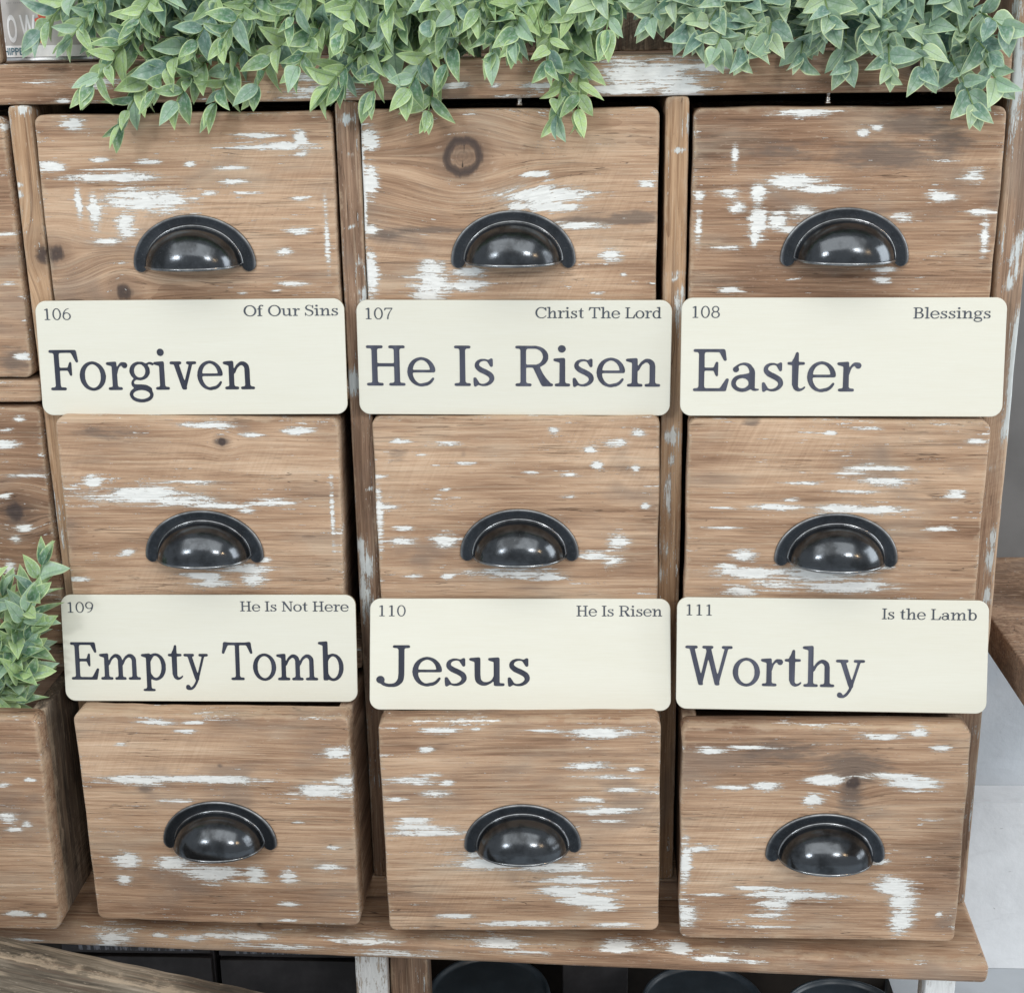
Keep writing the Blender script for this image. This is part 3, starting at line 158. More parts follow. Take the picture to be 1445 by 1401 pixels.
        m=k.smooth(d,.50,.52)
        thin=k.smooth(d,.12,.48,0,.42)
        pc=k.mix(k.smooth(k.noise(g,(90,500,300),4,.6),.35,.7),tuple(x*.86 for x in white),white)
        c=k.mix(k.math('MULTIPLY',thin,k.smooth(p,.05,.30)),c,(.52,.48,.42))
        c=k.mix(m,c,pc)
        h=k.math('ADD',k.math('MULTIPLY',h,k.math('SUBTRACT',1,k.math('MULTIPLY',m,.7))),k.math('MULTIPLY',m,1.1))
    k.l(c,k.b.inputs['Base Color'])
    k.l(k.bump(h,.85,.0008),k.b.inputs['Normal'])
    k.b.inputs['Specular IOR Level'].default_value=.28
    return k.m
ST=[(.18,(.085,.047,.029)),(.35,(.222,.130,.080)),(.50,(.360,.230,.146)),(.64,(.500,.345,.231)),(.84,(.67,.51,.37))]
ST2=[(.30,(.115,.07,.045)),(.44,(.20,.125,.082)),(.55,(.30,.195,.130)),(.68,(.41,.285,.195)),(.8,(.52,.38,.27))]
STW=[(.30,(.17,.095,.052)),(.44,(.34,.21,.12)),(.55,(.45,.295,.18)),(.68,(.54,.37,.235)),(.8,(.62,.46,.31))]
STG=[(.30,(.05,.04,.032)),(.45,(.13,.10,.075)),(.58,(.25,.195,.145)),(.75,(.38,.31,.235))]
M_WOOD=wood_material('reclaimed_pine',ST)
M_POST=wood_material('pine_post',ST2,white=(.56,.60,.60),haze=.15)
M_WARM=wood_material('warm_pine_post',STW,white=(.66,.68,.66),haze=.10,saw=.2)
M_SIDE=wood_material('drawer_side_pine',ST2,paint=False,haze=.1,saw=1.6)
M_INNER=wood_material('rough_sawn_side',STG,paint=False,haze=.1,saw=2.2)
STP=[(.30,(.03,.024,.018)),(.45,(.10,.08,.058)),(.58,(.20,.165,.125)),(.75,(.33,.285,.23))]
M_PLANK=wood_material('rough_grey_plank',STP,paint=False,grain=.35,haze=.12,saw=1.)
M_WHITEWOOD=wood_material('chipped_white_wood',[(.3,(.2,.15,.12)),(.5,(.4,.33,.27)),(.8,(.6,.52,.45))],white=(.74,.76,.76))

def simple(name,col,rough=.5,metal=0.,noise=None,spec=.5,bump=None,specks=None):
    k=NT(name); k.b.inputs['Base Color'].default_value=(*col,1); k.b.inputs['Roughness'].default_value=rough
    k.b.inputs['Metallic'].default_value=metal; k.b.inputs['Specular IOR Level'].default_value=spec
    tc=k.n('ShaderNodeTexCoord').outputs['Object']
    if noise:
        f=k.noise(tc,(noise[0],)*3,4,.6); cc=k.mix(k.smooth(f,.35,.68),tuple(c*noise[1] for c in col),col)
        if specks:
            cc=k.mix(k.smooth(k.noise(tc,(specks,specks,specks*2.2),3,.6,.8),.70,.76,0,.6),cc,tuple(c*.35 for c in col))
            cc=k.mix(k.smooth(k.noise(tc,(specks*.3,specks*.3,specks*.8),4,.65,1.),.56,.72,0,.16),cc,tuple(c*.5 for c in col))
        k.l(cc,k.b.inputs['Base Color'])
    if bump:
        k.l(k.bump(k.noise(tc,(bump[0],)*3,4,.6),.5,bump[1]),k.b.inputs['Normal'])
    return k.m

def sign_material():
    k=NT('pale_birch_board'); tc=k.n('ShaderNodeTexCoord').outputs['Object']
    r=k.attr('shift','OBJECT').outputs['Fac']
    v=k.n('ShaderNodeVectorMath',operation='ADD'); k.l(tc,v.inputs[0]); k.l(r,v.inputs[1]); p=v.outputs[0]
    fib=k.noise(p,(45,10,1300),3,.6); ban=k.noise(p,(6,4,45),3,.55,.4); sp=k.noise(p,(900,10,1100),2,.5)
    f=k.math('ADD',k.math('MULTIPLY',fib,.62),k.math('MULTIPLY',ban,.38))
    c=k.ramp(f,[(.25,(.61,.60,.510)),(.5,(.630,.625,.545)),(.75,(.65,.65,.575))])
    c=k.mix(k.smooth(sp,.70,.80,0,.25),c,(.6,.56,.45))
    k.l(c,k.b.inputs['Base Color']); k.b.inputs['Roughness'].default_value=.55
    k.l(k.bump(f,.35,.0002),k.b.inputs['Normal']); return k.m
M_SIGN=sign_material()
M_SEDGE=simple('scorched_board_edge',(.30,.235,.15),.7,noise=(300,.5))
def ink(name,col):
    k=NT(name); tc=k.n('ShaderNodeTexCoord').outputs['Object']
    f=k.noise(tc,(150,1300,10),3,.6)
    k.l(k.mix(k.smooth(f,.40,.70),col,tuple(min(1,c*1.4+.008) for c in col)),k.b.inputs['Base Color'])
    k.b.inputs['Roughness'].default_value=.5; k.b.inputs['Specular IOR Level'].default_value=.3; return k.m
M_INK=ink('printed_navy_ink',(.022,.026,.042)); M_INKL=ink('printed_slate_ink',(.046,.051,.074)); M_INKS=ink('small_print_ink',(.05,.06,.075))

def pull_material(name,base,rough,mott):
    k=NT(name); tc=k.n('ShaderNodeTexCoord').outputs['Object']
    r=k.attr('shift','OBJECT').outputs['Fac']
    v=k.n('ShaderNodeVectorMath',operation='ADD'); k.l(tc,v.inputs[0]); k.l(r,v.inputs[1]); p=v.outputs[0]
    n=k.noise(p,(55,55,55),5,.65); s=k.noise(p,(1100,1100,1100),2,.6)
    c=k.mix(k.smooth(n,.42,.66,0,mott),base,tuple(x*.30 for x in base))
    c=k.mix(k.smooth(s,.60,.78,0,.40),c,(.24,.25,.26))
    wr=k.attr('wear').outputs['Fac']
    c=k.mix(k.math('MULTIPLY',wr,k.smooth(n,.30,.65,.95,.35)),c,(.36,.37,.38))
    k.l(c,k.b.inputs['Base Color']); k.b.inputs['Metallic'].default_value=.92
    rr=k.math('ADD',rough,k.math('MULTIPLY',k.math('SUBTRACT',n,.45),.45)); rr=k.math('ADD',rr,k.math('MULTIPLY',s,.08))
    k.l(rr,k.b.inputs['Roughness'])
    k.l(k.bump(s,.12,.0003),k.b.inputs['Normal']); return k.m
M_CUP=pull_material('aged_black_metal_cup',(.085,.093,.102),.12,.8)
M_PLATE=pull_material('aged_black_metal_plate',(.042,.048,.056),.40,.5)
M_STEEL=simple('bright_screw_steel',(.6,.58,.55),.3,1.)
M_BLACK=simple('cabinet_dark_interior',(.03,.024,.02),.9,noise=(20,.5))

def leaf_material(name,dark,light,edge):
    k=NT(name); L=k.attr('lenpos').outputs['Fac']; E=k.attr('edgepos').outputs['Fac']
    r0=k.n('ShaderNodeObjectInfo').outputs['Random']; geo=k.n('ShaderNodeNewGeometry'); r=k.math('FRACT',k.math('ADD',r0,geo.outputs['Random Per Island'])); tc=k.n('ShaderNodeTexCoord').outputs['Object']
    n=k.noise(tc,(160,160,160),4,.6)
    base=k.mix(k.smooth(r,.15,.95),dark,light)
    base=k.mix(k.math('MULTIPLY',k.smooth(k.math('ADD',L,k.math('MULTIPLY',n,.5)),.55,1.25),.70),base,light)
    base=k.mix(k.smooth(n,.43,.69,0,.56),base,(.50,.60,.58))
    vein=k.math('ABSOLUTE',k.math('SINE',k.math('MULTIPLY',k.math('SUBTRACT',L,k.math('MULTIPLY',E,.16)),34.)))
    base=k.mix(k.smooth(vein,.0,.20,.30,0),base,tuple(x*.50 for x in dark))
    base=k.mix(k.smooth(E,.0,.10,.5,0),base,tuple(x*.55 for x in dark))
    em=k.smooth(k.math('ADD',E,k.math('MULTIPLY',L,.13)),.84,1.05,0,.85)
    base=k.mix(em,base,edge)
    k.l(base,k.b.inputs['Base Color']); k.b.inputs['Roughness'].default_value=.55; k.b.inputs['Specular IOR Level'].default_value=.35
    k.l(k.bump(k.math('ADD',k.math('MULTIPLY',k.smooth(vein,0,.25),.6),n),.35,.0004),k.b.inputs['Normal'])
    out=k.t.nodes['Material Output']; tr=k.n('ShaderNodeBsdfTranslucent'); k.l(base,tr.inputs[0])
    mx=k.n('ShaderNodeMixShader'); mx.inputs[0].default_value=.20; k.l(k.b.outputs[0],mx.inputs[1]); k.l(tr.outputs[0],mx.inputs[2]); k.l(mx.outputs[0],out.inputs[0])
    return k.m
M_LEAF_A=leaf_material('green_faux_leaf',(.110,.235,.140),(.43,.59,.27),(.66,.80,.42))
M_LEAF_B=leaf_material('blue_green_faux_leaf',(.14,.255,.215),(.34,.50,.34),(.55,.70,.42))
M_LEAF_C=leaf_material('pale_edged_faux_leaf',(.15,.275,.20),(.44,.58,.35),(.72,.82,.48))
M_STEM=simple('faux_stem',(.14,.22,.08),.6)

# ------------------------------------------------------------------ object helpers
def link(name,me,parent=None,mat=None):
    o=bpy.data.objects.new(name,me); COL.objects.link(o)
    if parent: o.parent=parent
    if mat: 
        me.materials.clear(); me.materials.append(mat)
    return o
def thing(name,label,cat,loc=(0,0,0),rot=(0,0,0),group=None):
    o=bpy.data.objects.new(name,None); COL.objects.link(o); o.empty_display_size=.02
    o.location=loc; o.rotation_euler=rot; o['label']=label; o['category']=cat
    if group: o['group']=group
    return o
def tag(o,label,cat,group=None):
    o['label']=label; o['category']=cat
    if group: o['group']=group
    return o
def pymesh(name,V,F,smooth=True,attrs=None):
    me=bpy.data.meshes.new(name); me.from_pydata([tuple(v) for v in V],[],[tuple(f) for f in F]); me.update()
    if smooth: me.polygons.foreach_set('use_smooth',[True]*len(me.polygons))
    for k,a in (attrs or {}).items():
        a=np.asarray(a,dtype=np.float32)
        if a.ndim==2:
            at=me.attributes.new(k,'FLOAT_VECTOR','POINT'); at.data.foreach_set('vector',a.ravel())
        else:
            at=me.attributes.new(k,'FLOAT','POINT'); at.data.foreach_set('value',a)
    return me
RS=np.random.RandomState(3)
def wob(x,z,s,amp,seed):
    r=np.random.RandomState(seed); t=np.zeros_like(x)
    for i in range(5):
        a,b,c=r.uniform(-1,1,3); f=s*(1+i*.8); t=t+np.sin(x*f*a*3+z*f*b*3+c*9)/(1+i*.6)
    return t*amp/2.2
def board(name,W,H,T,mat,axis='x',r=.004,bev=.0015,step=.004,blobs=(),dark=(),knots=(),parent=None,loc=(0,0,0),rot=(0,0,0),org=(0,0),tint=0.,fleck=1.,warp=.0004,ends=(1,1),wearw=.007):
    """a board whose near face looks to -y: x in [-W/2,W/2], z in [0,H], y in [0,T]"""
    seed=RS.randint(1,99999)
    a,b=W/2,H/2
    def axisv(n):
        m=max(2,int(round((2*n-2*bev)/step))); e=[-n,-n+bev*.3,-n+bev*.65]
        return np.array(e+list(np.linspace(-n+bev,n-bev,m))+[-x for x in e[::-1]])
    us=axisv(a); vs=axisv(b); X,Z=np.meshgrid(us,vs); r=max(r,bev*1.01)
    qx,qz=np.abs(X)-(a-r),np.abs(Z)-(b-r); cor=(qx>0)&(qz>0)
    mm=np.maximum(qx,qz); nn=np.hypot(qx,qz)+1e-12
    nx=np.where(cor,a-r+qx*mm/nn,np.abs(X)); nz=np.where(cor,b-r+qz*mm/nn,np.abs(Z))
    d=np.where(cor,r-np.hypot(nx-(a-r),nz-(b-r)),np.minimum(a-nx,b-nz)); d=np.clip(d,0,None)
    X=np.sign(X)*nx; Z=np.sign(Z)*nz
    dd=np.clip(bev-d,0,bev); Y=bev-np.sqrt(np.clip(bev*bev-dd*dd,0,None))
    ny_,nx_=X.shape
    # outline and face are not quite straight
    X2=X+wob(X*0,Z+X*.1,22,warp,seed)*(np.abs(X)/a)**4; Z2=Z+wob(X+Z*.1,Z*0,18,warp,seed+1)*(np.abs(Z)/b)**4
    Y2=Y+np.abs(wob(X,Z,14,warp*.6,seed+2))
    P=[np.stack([X2,Y2,Z2],-1).reshape(-1,3)]
    idx=np.arange(nx_*ny_).reshape(ny_,nx_)
    F=np.stack([idx[:-1,:-1],idx[:-1,1:],idx[1:,1:],idx[1:,:-1]],-1).reshape(-1,4).tolist()
    loop=np.concatenate([idx[0,:-1],idx[:-1,-1],idx[-1,:0:-1],idx[:0:-1,0]])
    ring=P[0][loop]; n=len(loop); base=nx_*ny_; prev=loop
    nr=max(2,int(T/.02)+1); ys=list(np.linspace(bev,T-bev,nr))[1:]+[T]
    c0=np.array([0,0,0])
    for j,y in enumerate(ys):
        q=ring.copy(); q[:,1]=y
        if y==T: q[:,0]*=(1-bev*.7/a); q[:,2]*=(1-bev*.7/b)
        P.append(q); cur=np.arange(base,base+n); base+=n
        nxt=np.roll(cur,-1); pn=np.roll(prev,-1)
        F+=np.stack([prev,cur,nxt,pn],-1).tolist(); prev=cur
    F.append(prev[::-1].tolist() if False else prev.tolist())
    P=np.vstack(P); F[-1]=F[-1]
    me_n=len(P); x,y,z=P[:,0],P[:,1],P[:,2]+b
    gx,gz=x.copy(),z.copy()
    # knots bend the grain round them
    kn=np.full(me_n,3.); crk=np.full(me_n,9.)
    for (kx,kz,kr) in knots:
        kx,kz,kr=(kx/1000-org[0]),(kz/1000-org[1]),kr/1000
        al,ac=(gx-kx,gz-kz) if axis!='z' else (gz-kz,gx-kx)
        e=np.exp(-(al/(3.6*kr))**2-(ac/(3.0*kr))**2)
        if axis!='z': gz=gz-(gz-kz)*.84*e
        else: gx=gx-(gx-kx)*.84*e
        an=np.arctan2(z-kz,x-kx)
        rr=np.hypot((x-kx),(z-kz)*1.04)/kr*(1+.05*np.sin(an*2+kx*90)+.03*np.sin(an*5+kz*70))
        back=(y>T*.5)*3.
        if kr<.014: rr=.60+.42*rr
        kn=np.minimum(kn,rr+back)
        if kr>=.014: crk=np.minimum(crk,np.abs(x-kx-.08*(z-kz))/.0011+np.clip(rr-.55,0,9)*30+back)
    def field(L):
        f=np.zeros(me_n)
        for bx,bz,rx,rz,s in L:
            bx,bz,rx,rz=bx/1000-org[0],bz/1000-org[1],rx/1000,max(rz/1000,.0012)
            q=((x-bx)/rx)**2+((z-bz)/rz)**2
            f=np.maximum(f,(.45+.55*s)*1.02*np.exp(-.85*q**1.05))
        return f*(y<.010)
    pf=field(blobs); df=field(dark)
    wear=np.zeros(me_n); dv=d.ravel(); wear[:len(dv)]=np.clip(1-dv/wearw,0,1)**1.5; wear[len(dv):]=np.clip(1-(P[len(dv):,1]-bev)/.004,0,1)*.8
    o3=np.array(random_off(seed))
    if axis=='x': G=np.stack([gx,gz,y],-1)
    elif axis=='z': G=np.stack([gz,gx,y],-1)
    else: G=np.stack([y,gz,gx],-1)
    me=pymesh(name,P,F,True,{'grain':G+o3,'paint':pf,'dark':df,'knot':kn,'kcrack':crk,'wear':wear})
    me.transform(Matrix.Translation((0,0,b)))
    o=link(name,me,parent,mat); o.location=loc; o.rotation_euler=rot
    o['tint']=float(tint); o['fleck']=float(fleck)
    return o
def random_off(seed):
    r=np.random.RandomState(seed); return r.uniform(0,30,3)
def lathe(name,prof,seg=64,mat=None,parent=None,loc=(0,0,0)):
    V=[];F=[]
    for i in range(seg):
        a=2*math.pi*i/seg
        for r,z in prof: V.append((r*math.cos(a),r*math.sin(a),z))
    m=len(prof)
    for i in range(seg):
        for j in range(m-1):
            A=i*m+j; B=((i+1)%seg)*m+j; F.append((A,B,B+1,A+1))
    o=link(name,pymesh(name,V,F),parent,mat); o.location=loc; return o
def slab(name,x0,x1,y0,y1,z0,z1,mat,axis='x',parent=None,bev=.0015,step=.006,org=(0,0),**kw):
    """board by its world extents; marks in blobs are in world x,z"""
    cx=(x0+x1)/2
    return board(name,x1-x0,z1-z0,y1-y0,mat,axis,bev=bev,step=step,parent=parent,loc=(cx,y0,z0),org=(cx,z0),**kw)

# ------------------------------------------------------------------ the cabinet
cab=thing('drawer_cabinet','reclaimed wood drawer cabinet with chipped white paint, holding all the drawers and the greenery','cabinet')
ZT=.82
slab('top_board',-.62,.4046,0,.30,.631,.6622,M_WOOD,'x',cab,.003,.003,blobs=PAINT['top_board'],tint=-.03,fleck=1.0,r=.004,knots=[(330,650,4)])
slab('post',-.3868,-.368,0,.30,-.0735,.6305,M_WARM,'z',cab,.0018,.003,blobs=PAINT['postA'],knots=[(-370,512,9)],tint=-.01)
slab('post',-.1232,-.1043,0,.30,-.0735,.6305,M_POST,'z',cab,.0018,.003,blobs=PAINT['postB'],tint=-.02)
slab('post',.1393,.1577,0,.30,-.0735,.6305,M_WARM,'z',cab,.0018,.003,blobs=PAINT['postC'],tint=.0)
slab('side_panel',.4054,.4284,0,.32,-.0965,ZT,M_POST,'z',cab,.003,.003,blobs=PAINT['postD'],tint=.04,fleck=1.3,wearw=.01)
slab('post',-.3990,-.3868,-.001,.014,.6626,ZT,M_WOOD,'z',cab,.0018,.003,blobs=[(-381,685,3,30,.8)],tint=-.08)
for (x0,x1,t) in ((-.62,-.3872,.04),(-.3676,-.1236,-.02),(-.1039,.1389,-.02),(.1581,.4050,-.03)):
    slab('rail',x0,x1,.0003,.30,.3865,.4058,M_WOOD,'x',cab,.0015,.004,tint=t,dark=[(-360,395,10,14,.4)])
    slab('rail',x0,x1,.0003,.30,.1395,.1600,M_POST,'x',cab,.0015,.004,tint=-.05)
slab('bottom_rail',-.62,.4050,.0003,.30,-.0964,-.0738,M_WOOD,'x',cab,.0015,.004,tint=.02)
slab('back_or_shade_panel',-.62,.4050,.302,.31,-.0964,.6305,M_BLACK,'x',cab,step=.05)
slab('upper_back_panel',-.62,.4050,.20,.212,.6630,ZT,M_PLANK,'z',cab,step=.008,tint=-.09)
so=board('bottom_shelf',1.06,.0195,.40,M_WOOD,'x',r=.006,bev=.0055,step=.003,parent=cab,loc=(-.1022,-.0685,-.1167),rot=(0,0,-.0442),
  blobs=PAINT['shelf'],org=(-.1022,-.1167),tint=.0,fleck=.9,warp=.0007,wearw=.006)
# screws that hang out of the top board over the drawers
def screw(x,ln):
    lathe('screw',[(0,0),(.0022,0),(.0026,.0008),(.0026,.002),(.0016,.0026),(.0021,.0033),(.0016,.004),(.0021,.0047),(.0016,.0054),(.0016,ln)],20,M_STEEL,cab,(x,.012,.6312-ln))
screw(.2668,.0085); screw(.0235,.0065); screw(-.249,.0065)
# legs below the shelf
slab('leg',-.1375,-.1085,-.045,-.020,-.42,-.1175,M_WHITEWOOD,'z',cab,blobs=[(-123,-150,16,60,.8),(-118,-240,14,60,.8)],step=.003)
slab('leg',-.1070,-.0720,-.030,.005,-.42,-.1175,M_POST,'z',cab,step=.005,tint=-.1)
slab('leg',.3830,.4100,-.055,-.030,-.42,-.1175,M_WHITEWOOD,'z',cab,blobs=[(396,-160,20,50,1)],step=.003)
slab('lower_shelf',-.66,.43,-.06,.29,-.44,-.4205,M_PLANK,'x',cab,step=.01,tint=-.08)
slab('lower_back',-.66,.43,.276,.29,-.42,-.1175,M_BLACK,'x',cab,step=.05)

# ------------------------------------------------------------------ cup pull
def pull_meshes():
    # plate: crescent with two rounded feet
    ax,az=.0508,.0405; ix,iz=.0392,.0322
    out=[];n=44
    for i in range(n+1):
        t=math.pi*i/n; out.append((ax*math.cos(t),az*math.sin(t)))
    c=(ax+ix)/2; rr=(ax-ix)/2
    for i in range(1,8):
        t=math.pi+math.pi*i/8; out.append((-c-rr*math.cos(t-math.pi)*1.0,-rr*1.0*math.sin(t-math.pi)*1.0))
    inn=[]
    for i in range(n+1):
        t=math.pi-math.pi*i/n; inn.append((ix*math.cos(t),iz*math.sin(t)))
    foot=[]
    for i in range(1,8):
        t=math.pi*i/8; foot.append((c-rr*math.cos(t),-rr*math.sin(t)))
    # left foot points run from outer to inner; build ribbon: pair outer/inner along a centre path
    V=[];F=[];wear=[]
    path=[]
    for i in range(-6,n+7):
        if i<0:
            a=math.pi/2*(-i)/6; path.append(((c+rr*math.cos(a),-rr*math.sin(a)),(c-rr*math.cos(a),-rr*math.sin(a))))
        elif i>n:
            a=math.pi/2*(i-n)/6; path.append(((-c-rr*math.cos(a),-rr*math.sin(a)),(-c+rr*math.cos(a),-rr*math.sin(a))))
        else:
            t=math.pi*i/n; path.append(((ax*math.cos(t),az*math.sin(t)),(ix*math.cos(t),iz*math.sin(t))))
    prof=[(0,0,.2),(0,-.0012,.9),(.05,-.0019,1.),(.13,-.00225,.35),(.25,-.0022,0),(.6,-.0022,0),(1.,-.0022,.1)]
    m=len(prof)
    for o,i_ in path:
        for s,y,wv in prof:
            V.append((o[0]+(i_[0]-o[0])*s,y,o[1]+(i_[1]-o[1])*s)); wear.append(wv)
    for i in range(len(path)-1):
        for j in range(m-1):
            A=i*m+j; F.append((A,A+1,A+m+1,A+m))
    plate=pymesh('plate',V,F,True,{'wear':wear})
    # cup: quarter of a flattened egg, open below, with a rolled lip
    a_,b_,c_=.0396,.0325,.0312
    V=[];F=[];wear=[];NT_,NP=40,22
    def pt(t,p,k=0.):
        e=.86; cp=math.cos(p)**e if math.cos(p)>0 else 0; sp=math.sin(p)**.94 if p>0 else 0
        return ((a_-k)*math.cos(t)*cp,-(b_-k)*sp-.0022*(1-sp),(c_-k)*math.sin(t)*cp)
    for j in range(NP+1):
        p=math.pi/2*j/NP
        for i in range(NT_+1):
            V.append(pt(math.pi*i/NT_,p)); wear.append(.75 if j==0 else 0)
    o1=len(V)
    for j in range(NP+1):
        p=math.pi/2*j/NP
        for i in range(NT_+1):
            V.append(pt(math.pi*i/NT_,p,.0016)); wear.append(0)
    for j in range(NP):
        for i in range(NT_):
            A=j*(NT_+1)+i; F.append((A,A+NT_+1,A+NT_+2,A+1)); B=A+o1; F.append((B,B+1,B+NT_+2,B+NT_+1))
    # raised ridge where the cup meets the plate
    rid=len(V); N=48
    for i in range(N+1):
        t=math.pi*i/N
        for k in range(6):
            q=math.pi*k/5; rr=.0011
            ca,sa=math.cos(t),math.sin(t)
            V.append(((a_+rr*math.cos(q))*ca,-.0022-rr*.9*math.sin(q),(c_+.0003+rr*math.cos(q))*sa)); wear.append(.85 if 1<=k<=3 else .3)
    for i in range(N):
        for k in range(5):
            A=rid+i*6+k; F.append((A,A+6,A+7,A+1))
    cup=pymesh('cup',V,F,True,{'wear':wear})
    # lip: bead along the open lower edge
    V=[];F=[];wear=[];N=56;K=10
    for i in range(N+1):
        t=math.pi*i/N; x=a_*math.cos(t); s=math.sin(t); y=-(b_*s**.94 if s>0 else 0)-.0022*(1-s)
        nx_,ny_=math.cos(t)*b_,-math.sin(t)*a_; l=math.hypot(nx_,ny_); nx_/=l; ny_/=l
        for k in range(K):
            q=2*math.pi*k/K; rr=.00125
            V.append((x+nx_*rr*math.cos(q)*.9,y+ny_*rr*math.cos(q)*.9,.0002+rr*math.sin(q))); wear.append(.8 if math.cos(q)>.2 else .1)
    for i in range(N):
        for k in range(K):
            A=i*K+k; B=i*K+(k+1)%K; F.append((A,B,B+K,A+K))
    lip=pymesh('lip',V,F,True,{'wear':wear})
    for m_,mat in ((plate,M_PLATE),(cup,M_CUP),(lip,M_CUP)): m_.materials.append(mat)
    return plate,cup,lip
ME_PLATE,ME_CUP,ME_LIP=pull_meshes()

# ------------------------------------------------------------------ drawers
LAB={'11':('top drawer with a U shaped white paint mark near its upper right corner'),
'12':('drawer with a big dark round knot above its cup pull, top of the middle column'),
'13':('grey weathered drawer under the right end of the greenery, top of the right column'),
'21':('drawer between Forgiven and Empty Tomb signs, long white paint smear above its pull'),
'22':('drawer between the He Is Risen sign and the Jesus sign, small scattered white paint flecks'),
'23':('drawer between Easter and Worthy signs, ridged grain with long white streaks'),
'31':('pulled out bottom drawer under the Empty Tomb sign, its plain side board showing'),
'32':('pulled out bottom drawer under the Jesus sign, broad slanting white paint patch at lower right'),
'33':('pulled out bottom drawer under the Worthy sign, tall white paint patch at lower right'),
'01':('drawer cut off at the left edge of the photo, highest of the three there'),
'02':('drawer cut off at the left edge, behind the tips of the small green plant'),
'03':('pulled out drawer at the lower left edge of the photo with a green plant inside')}
TINT={'11':.03,'12':.02,'13':-.05,'21':.005,'22':.025,'23':.03,'31':.03,'32':.04,'33':.0,'01':-.03,'02':-.04,'03':.05}
for key in DR:
    x,p,zb,yw,rl,W,H=DR[key]
    row=int(key[0]) if key[0]!='0' else int(key[1])
    t=thing('drawer',LAB[key],'drawer',(x,-p,zb),(0,-rl,yw),'drawers of the reclaimed wood cabinet')
    th=.0235
    fr=board('drawer_front',W,H,th,M_WOOD,'x',r=.0072,bev=.0019,step=.0017,blobs=PAINT.get(key,[]),dark=DARK.get(key,[]),knots=KNOT.get(key,[]),parent=t,tint=TINT[key],fleck=1.0,warp=.0007,wearw=.010)
    ins=.0015; dep=.20 if key=='21' else .24
    sm=M_INNER if key=='03' else M_SIDE
    il=.012 if key=='21' else ins
    for s in (-1,1):
        board('side_board',.012,H-(.012 if key=='21' else .004),dep,sm,'y' if key!='03' else 'z',r=.0015,bev=.0012,step=.006,parent=t,loc=((-(W/2-il-.006) if s<0 else W/2-ins-.006),th+.0002,.002),tint=-.03,fleck=.2)
    board('back_board',W-il-ins-.026,H-.01,.01,M_POST,'x',bev=.001,step=.03,parent=t,loc=((il-ins)/2,th+dep-.0105,.004))
    board('bottom_board',W-il-ins-.026,.006,dep-.013,M_POST,'x',bev=.001,step=.03,parent=t,loc=((il-ins)/2,th+.0006,.008))
    if key in HL:
        hx,hz,hw=HL[key]
        pe=bpy.data.objects.new('cup_pull',None); COL.objects.link(pe); pe.parent=t; pe.location=(hx,-.0002,hz-.0402); pe.empty_display_size=.01
        for nm,me in (('plate',ME_PLATE),('cup',ME_CUP),('lip',ME_LIP)):
            o=bpy.data.objects.new(nm,me); COL.objects.link(o); o.parent=pe; o['shift']=float(random.uniform(0,9))

# ------------------------------------------------------------------ lettering
def glyph_splines(cu,ch,ox,oz,sx,sz):
    for L in GL[ch][1]:
        n=len(L)//2; sp=cu.splines.new('POLY'); sp.points.add(n-1); sp.use_cyclic_u=True
        co=[]
        for i in range(n): co+=[ox+L[2*i]/1000*sx,oz+L[2*i+1]/1000*sz,0,1]
        sp.points.foreach_set('co',co)
def bounds(txt,sp):
    x=0;lo=1e9;hi=-1e9;pos=[]
    for ch in txt:
        if ch==' ': x+=sp; continue
        xs=GL[ch][1][0][0::2]; xs=[v for L in GL[ch][1] for v in L[0::2]]
        pos.append((ch,x)); lo=min(lo,x+min(xs)/1000); hi=max(hi,x+max(xs)/1000); x+=GL[ch][0]/1000+.012
    return pos,lo,hi
def textline(name,txt,x0,x1,zb,cap,mat,parent,y=-.00025,sp=.40):
    pos,lo,hi=bounds(txt,sp); sx=(x1-x0)/(hi-lo)
    cu=bpy.data.curves.new(name,'CURVE'); cu.dimensions='2D'; cu.fill_mode='FRONT'
    for ch,x in pos: glyph_splines(cu,ch,x0+(x-lo)*sx,zb,sx,cap)
    tmp=bpy.data.objects.new('tmp',cu); COL.objects.link(tmp); dg=bpy.context.evaluated_depsgraph_get()
    me=bpy.data.meshes.new_from_object(tmp.evaluated_get(dg)); bpy.data.objects.remove(tmp); me.name=name
    me.transform(Matrix.Rotation(math.pi/2,4,'X'))
    o=link(name,me,parent,mat); o.location=(0,y,0); return o

# ------------------------------------------------------------------ the six signs
SW,SH=.2587,.0955
def rounded(W,H,r,n=10):
    P=[]
    for cx,cz,a0 in ((W/2-r,r,-90),(W/2-r,H-r,0),(-W/2+r,H-r,90),(-W/2+r,r,180)):
        for i in range(n+1):
            a=math.radians(a0+90*i/n); P.append((cx+r*math.cos(a),cz+r*math.sin(a)))
    return P
def sign_mesh():
    T=.0032; prof=[(0,.0004),(.0004,0)]
    V=[];F=[]; outer=rounded(SW,SH,.0092); inner=rounded(SW-.0008,SH-.0008,.0088); inner=[(x,z+.0004) for x,z in inner]
    n=len(outer)
    V+=[(x,0,z) for x,z in inner]; V+=[(x,.0004,z) for x,z in outer]; V+=[(x,T,z) for x,z in outer]
    F.append(list(range(n)))
    for k in range(2):
        for i in range(n): F.append((k*n+i,(k+1)*n+i,(k+1)*n+(i+1)%n,k*n+(i+1)%n))
    F.append([2*n+i for i in range(n)][::-1])
    me=pymesh('board',V,F,False); me.materials.append(M_SIGN); me.materials.append(M_SEDGE)
    for p in me.polygons: p.material_index=0 if (p.index==0 or p.index<=n) else 1
    return me
ME_SIGN=sign_mesh()
